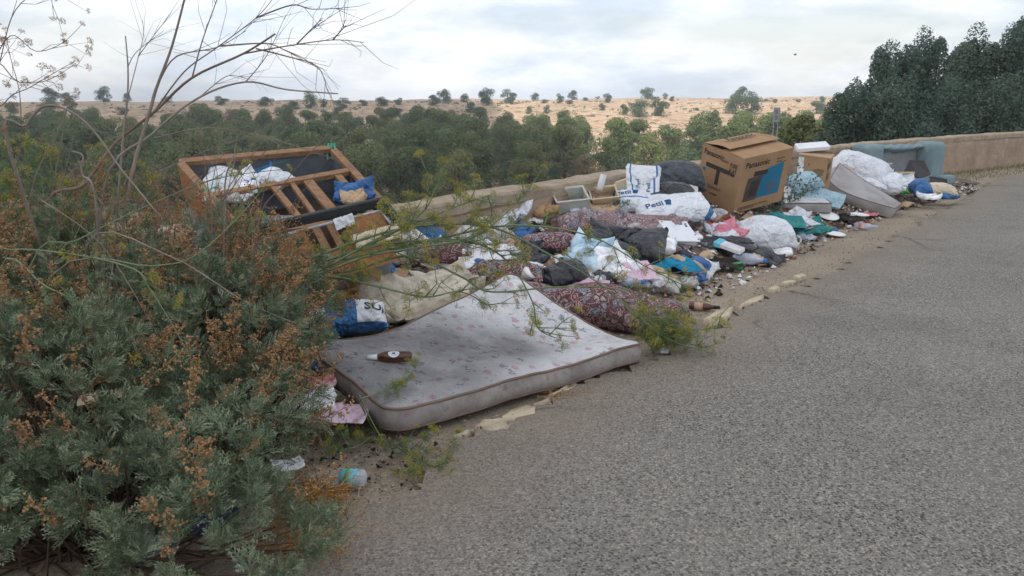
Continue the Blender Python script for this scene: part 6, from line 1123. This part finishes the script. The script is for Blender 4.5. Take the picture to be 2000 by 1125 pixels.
fennel('fennel_plant', 'bushy green fennel growing at the far corner of the mattress', [[g1, g1 + Vector((dx * .4, dy * .4, .09)), g1 + Vector((dx, dy, h))] for dx, dy, h in ((.1, .0, .22), (-.06, .05, .25), (.2, -.05, .16), (.02, .1, .28), (.28, .05, .12), (-.02, -.08, .18), (.15, .1, .24), (.33, -.15, .08))], 32, side=9, um=.028, r0=.005, branch=.12, frond_s=.075)
g2 = on(735, 845, 0)
fennel('fennel_plant', 'broken fennel lying on the ground before the near mattress corner', [[at(705, 790, 3.62), g2, on(780, 870, .03), on(835, 880, .03)], [at(700, 770, 3.62), on(745, 855, .02), on(800, 905, .02), on(815, 930, .01)], [g2, on(700, 870, .03), on(660, 880, .03)], [at(700, 780, 3.6), at(760, 760, 3.7), at(800, 740, 3.8)], [on(770, 870, .02), on(850, 910, .02), on(890, 870, .03)]], 33, side=6, um=.026, r0=.0045, branch=.11, frond_s=.06)
g3 = Vector((-2.55, 4.15, 0))
fennel('fennel_plant', 'tall yellow flowering fennel rising at the left behind the bushes', [[g3 + Vector((x * .2, y * .2, 0)), g3 + Vector((x * .5, y * .5, .55)), g3 + Vector((x, y, z))] for x, y, z in [(rl.uniform(-.6, .55), rl.uniform(-.3, .5), rl.uniform(.95, 1.5)) for _ in range(26)]], 34, side=7, um=.035, r0=.006, branch=.2, frond_s=.1)
b4 = Vector((-2.3, 3.3, 0))
fennel('fennel_plant', 'long bare fennel stem arching across the silver bushes', [[b4, at(-40, 520, 3.2), *path((20, 488, 3.2), (150, 498, 3.1), (260, 525, 3.0), (290, 560, 2.95), (340, 640, 2.9), (375, 705, 2.85))], [b4, at(60, 520, 3.3), *path((150, 470, 3.4), (270, 410, 3.5), (420, 350, 3.6), (560, 330, 3.7))], [b4, at(0, 530, 3.1), *path((90, 560, 3.0), (180, 610, 2.9), (240, 680, 2.8), (262, 700, 2.75))], [b4, at(100, 540, 3.2), *path((300, 520, 3.2), (380, 500, 3.2), (470, 420, 3.3), (520, 360, 3.4))]], 35, side=3, um=.03, r0=.0052, branch=.14, frond_s=.05)
# ---- dead stalks against the sky
ds = Vector((-2.15, 3.95, 0)); D = 3.9
def dry(label, main, subs, r0, mat, seed, root_at=ds, twigs=8):
    r = np.random.RandomState(seed); root = empty('dry_stalk', tuple(root_at), label, 'dry stalk'); L_ = smooth_line([root_at] + [at(*q) for q in main], 5); n = len(L_); MB().tube(L_, [r0 * (1 - .6 * i / n) for i in range(n)], 7).build('stem', mat, root, smooth=True)
    for s in subs:
        S_ = smooth_line([at(*q) for q in s], 5); k = len(S_); mb = MB(); mb.tube(S_, [r0 * .42 * (1 - .7 * i / k) for i in range(k)], 5)
        for _ in range(twigs):
            i = r.randint(k // 3, k - 1); d = (S_[i + 1] - S_[i]).normalized() + Vector(r.normal(size=3)) * .5; p1 = S_[i] + d * r.uniform(.05, .14); p2 = p1 + (d + Vector(r.normal(size=3)) * .5) * r.uniform(.04, .1); mb.tube([S_[i], p1, p2], [r0 * .14, r0 * .1, r0 * .06], 4)
        mb.build('branch', mat, root, smooth=True)
dry('thick pale grey dead stalk rising out of the top of the sky', [(246, 403, D), (295, 209, D), (310, 160, D), (336, 90, D), (362, -8, D)], [[(310, 160, D), (345, 110, D + .05), (425, 92, D + .1), (480, 60, D + .1)]], .0105, f_drystem, 1, twigs=4)
dry('thick brown dead stalk slanting right to a snapped end', [(90, 430, D - .2), (165, 360, D - .1), (225, 280, D), (300, 220, D), (375, 152, D), (475, 105, D), (538, 66, D)], [[(300, 220, D), (360, 140, D + .05), (425, 92, D + .1), (500, 35, D + .1), (535, -5, D + .1)], [(375, 152, D), (395, 80, D), (425, -5, D)], [(475, 105, D), (560, 90, D), (650, 78, D), (711, 83, D)], [(650, 78, D), (675, 50, D - .05)], [(580, 86, D), (630, 35, D)], [(500, 95, D), (560, 110, D), (620, 130, D), (640, 178, D)], [(430, 90, D), (520, 85, D + .1), (560, 100, D + .1), (600, 118, D + .1)], [(500, 35, D + .1), (570, 10, D + .1), (610, 18, D + .1), (680, 15, D)]], .0098, f_darkstem, 2, twigs=7)
dry('thin forked dead stalk with upright twigs over the plateau', [(235, 330, D), (248, 200, D), (250, 135, D), (245, 70, D)], [[(250, 190, D), (268, 120, D), (280, 70, D), (278, 38, D)], [(270, 110, D), (300, 70, D), (335, 25, D)], [(250, 130, D), (268, 100, D), (320, 60, D)]], .006, f_drystem, 3, twigs=5)
dry('low arching dead stalk reaching over the sofa frame', [(200, 380, D), (300, 260, D), (390, 190, D), (480, 160, D), (560, 175, D), (660, 183, D)], [[(480, 160, D), (520, 110, D), (558, 30, D)], [(390, 190, D), (440, 150, D), (470, 150, D)], [(300, 270, D), (400, 250, D), (500, 262, D), (600, 292, D)]], .007, f_drystem, 4, twigs=9)
dry('kinked whitish dead stalk with a sharp elbow', [(20, 300, D - .5), (50, 245, D - .5), (85, 208, D - .5), (130, 214, D - .5), (180, 252, D - .5), (235, 328, D - .5), (310, 420, D - .5)], [[(130, 214, D - .5), (110, 265, D - .5), (72, 335, D - .5), (52, 420, D - .5)], [(160, 240, D - .5), (190, 255, D - .5), (210, 262, D - .5)]], .0075, f_drystem, 5, twigs=2)
dry('short kinked dead twig above the yellow fennel', [(190, 420, D - .6), (160, 340, D - .6), (162, 305, D - .6), (140, 295, D - .6)], [[(160, 340, D - .6), (190, 385, D - .6), (205, 400, D - .6)]], .0055, f_drystem, 6, twigs=2)
dry('long thin dead stalk lying across the bush tops', [(170, 480, D - .5), (330, 500, D - .5), (480, 590, D - .5), (600, 640, D - .5)], [[(80, 390, D - .8), (200, 480, D - .8), (300, 640, D - .8), (330, 700, D - .8)], [(300, 340, D), (480, 270, D), (620, 300, D), (700, 330, D)]], .005, f_drystem, 7, twigs=5)
dry('upright dead twig standing inside the sofa frame', [(440, 400, 4.6), (458, 300, 4.6), (463, 265, 4.6)], [[(450, 360, 4.6), (480, 320, 4.6), (520, 270, 4.6)]], .006, f_drystem, 8, root_at=Vector((-1.6, 4.7, 0)), twigs=4)
for j in range(42):
    x = rl.uniform(60, 560); s_ = rl.uniform(-.6, .9); p0 = Vector((-2.2 + (x - 150) / 370 * .9, 4.0 + rl.uniform(-.3, .3), 0)); D2 = p0.y + .05
    dry('thin straight dead stem among the bushes and dry stalks', [(x, 460, D2), (x + 60 * s_, 360, D2), (x + 160 * s_, rl.uniform(230, 330), D2)], [], (.0035 if j % 3 == 0 else .002), f_drystem if j % 2 else f_darkstem, 40 + j, root_at=p0)
for o in COL.objects:
    if o.get('label') == 'thin straight dead stem among the bushes and dry stalks': o['group'] = 'thin dead stems among the bushes'
# withered flower sprays hanging into the sky at the left
d6 = Vector((-2.75, 3.35, 0)); D = 3.3
fennel('withered_fennel', 'withered brown fennel with hanging seed sprays against the sky', [[d6, at(-60, 330, D), *path((-20, 150, D), (20, 70, D), (70, 100, D), (120, 85, D), (158, 50, D))], [d6, at(-40, 300, D), *path((0, 120, D), (30, 20, D), (90, -20, D), (105, 30, D))], [d6, at(-30, 300, D), *path((10, 200, D), (60, 170, D), (110, 140, D), (145, 120, D))], [d6, at(-50, 400, D), *path((30, 330, D), (40, 200, D), (20, 110, D), (10, 60, D))], [d6, at(-60, 180, D), *path((40, 162, D), (90, 158, D), (140, 130, D))]], 36, side=5, um=.019, r0=.003, stem_mat=f_darkstem, dead=True, branch=.14, droop=.5)
# ---- dry grass and weeds
def tuft(name, label, c, n, h, spread, mat, seed, cat='grass', w=.0025):
    r = np.random.RandomState(seed); mb = MB(); c = Vector(c); root = tuple(c)
    for i in range(n):
        a = r.rand() * 6.28; b = c + Vector((r.normal() * spread * .4, r.normal() * spread * .4, 0)); d = Vector((math.cos(a), math.sin(a), 0)) * r.uniform(.2, 1) * spread; t_ = b + d + Vector((0, 0, h * r.uniform(.4, 1))); m_ = b.lerp(t_, .5) + Vector((0, 0, h * .2)); mb.tube([b, m_, t_ + d * .4 - Vector((0, 0, h * .15))], [w, w * .8, w * .3], 3, cap=False)
    return tag(mb.build(name, mat, origin=root), label, cat, kind=None)
tuft('dry_grass', 'dry orange straw tuft beside the labelled water bottle', on(620, 1010), 170, .2, .16, f_straw, 1); tuft('dry_grass', 'dry straw spilling onto the asphalt below the bush', on(600, 1080), 120, .12, .16, f_straw, 2); tuft('dry_grass', 'upright dry straw between mattress corner and bush', on(600, 860), 110, .3, .12, f_straw, 3); tuft('dry_grass', 'dry straw standing before the yellow foam slab', onpile(700, 600), 40, .3, .1, f_straw, 4); tuft('dry_grass', 'thin dry grass along the side of the mattress', on(1080, 775), 30, .04, .12, f_straw, 5)
def weed(label, c, h, n, seed, name='weed', s=.03):
    r = np.random.RandomState(seed); c = Vector(c); root = empty(name, tuple(c), label, 'weed'); mb = MB(); Q = []
    for i in range(n):
        d = Vector((r.normal() * .45, r.normal() * .45, 1)).normalized(); p = [c + d * h * t_ + Vector((0, 0, 0)) for t_ in (0, .5, 1)]; mb.tube(p, [.004, .003, .001], 4)
        for k in range(26): q = np.array(p[0].lerp(p[2], r.uniform(.2, 1))) + r.normal(size=3) * h * .09; u = r.normal(size=3); u /= np.linalg.norm(u); w_ = np.cross(u, r.normal(size=3)); w_ /= np.linalg.norm(w_); Q.append([q, q + u * s * .5 + w_ * s * .3, q + u * s, q + u * s * .5 - w_ * s * .3])
    mb.build('stem', f_fenstem, root); V = np.array(Q).reshape(-1, 3); tag(big_mesh('leaves', V, np.arange(len(V)).reshape(-1, 4), f_dark, root), kind='stuff')
weed('leafy dark green weed beside the television carton', onpile(1540, 402), .5, 7, 1, s=.05); weed('low dark weed at the bottom edge of the television carton', onpile(1515, 412), .25, 7, 2, s=.05); weed('dry weed growing up the wall behind the feed sack', at(1205, 348, 10.2), .25, 5, 3); weed('grey weed against the wall beside the beige panel', at(1222, 345, 10.3), .22, 5, 4); weed('small weed on the wall behind the fridge drawer', at(1165, 352, 9.6), .2, 3, 5); weed('low weed between the clothes and polystyrene box', onpile(1212, 405, .1), .14, 3, 6)
r9 = np.random.RandomState(9); mb = MB()
for i in range(2600):                              # sparse grass at the foot of the wall on the right
    u = r9.uniform(9.0, 22); sdx = r9.uniform(.2, 1.3) if i % 3 else r9.uniform(.2, .5); k = np.argmin(np.abs(WL[:, 0] - u)); e = WL[min(k + 1, len(WL) - 1)] - WL[k - 1]; e /= np.linalg.norm(e); x, y = WL[k] + e * r9.uniform(-.6, .6) + np.array([e[1], -e[0]]) * sdx; h = r9.uniform(.03, .11); dx, dy = r9.normal(size=2) * .04; w_ = .006; mb.add([(x - w_, y, 0), (x + w_, y, 0), (x + dx, y + dy, h)], [(0, 1, 2)])
tag(mb.build('verge_grass', foliage('verge grass', S(112, 118, 76), S(136, 128, 88), None, .2, 2, False)), 'short sparse green grass at the foot of the bare wall', 'grass', kind='stuff')
# ================================================================= HAZE
hz = MB().obox((-960, -960, -14), (1920, 0, 0), (0, 1920, 0), (0, 0, 27)).build('haze', NT('pale air').m)
t = hz.data.materials[0].node_tree; t.nodes.clear(); pv = t.nodes.new('ShaderNodeVolumePrincipled'); oo = t.nodes.new('ShaderNodeOutputMaterial'); t.links.new(pv.outputs[0], oo.inputs['Volume'])
pv.inputs['Color'].default_value = (.86, .92, 1, 1); pv.inputs['Density'].default_value = .0008; pv.inputs['Anisotropy'].default_value = .2; tag(hz, 'thin pale haze over the valley', 'haze', kind='stuff')
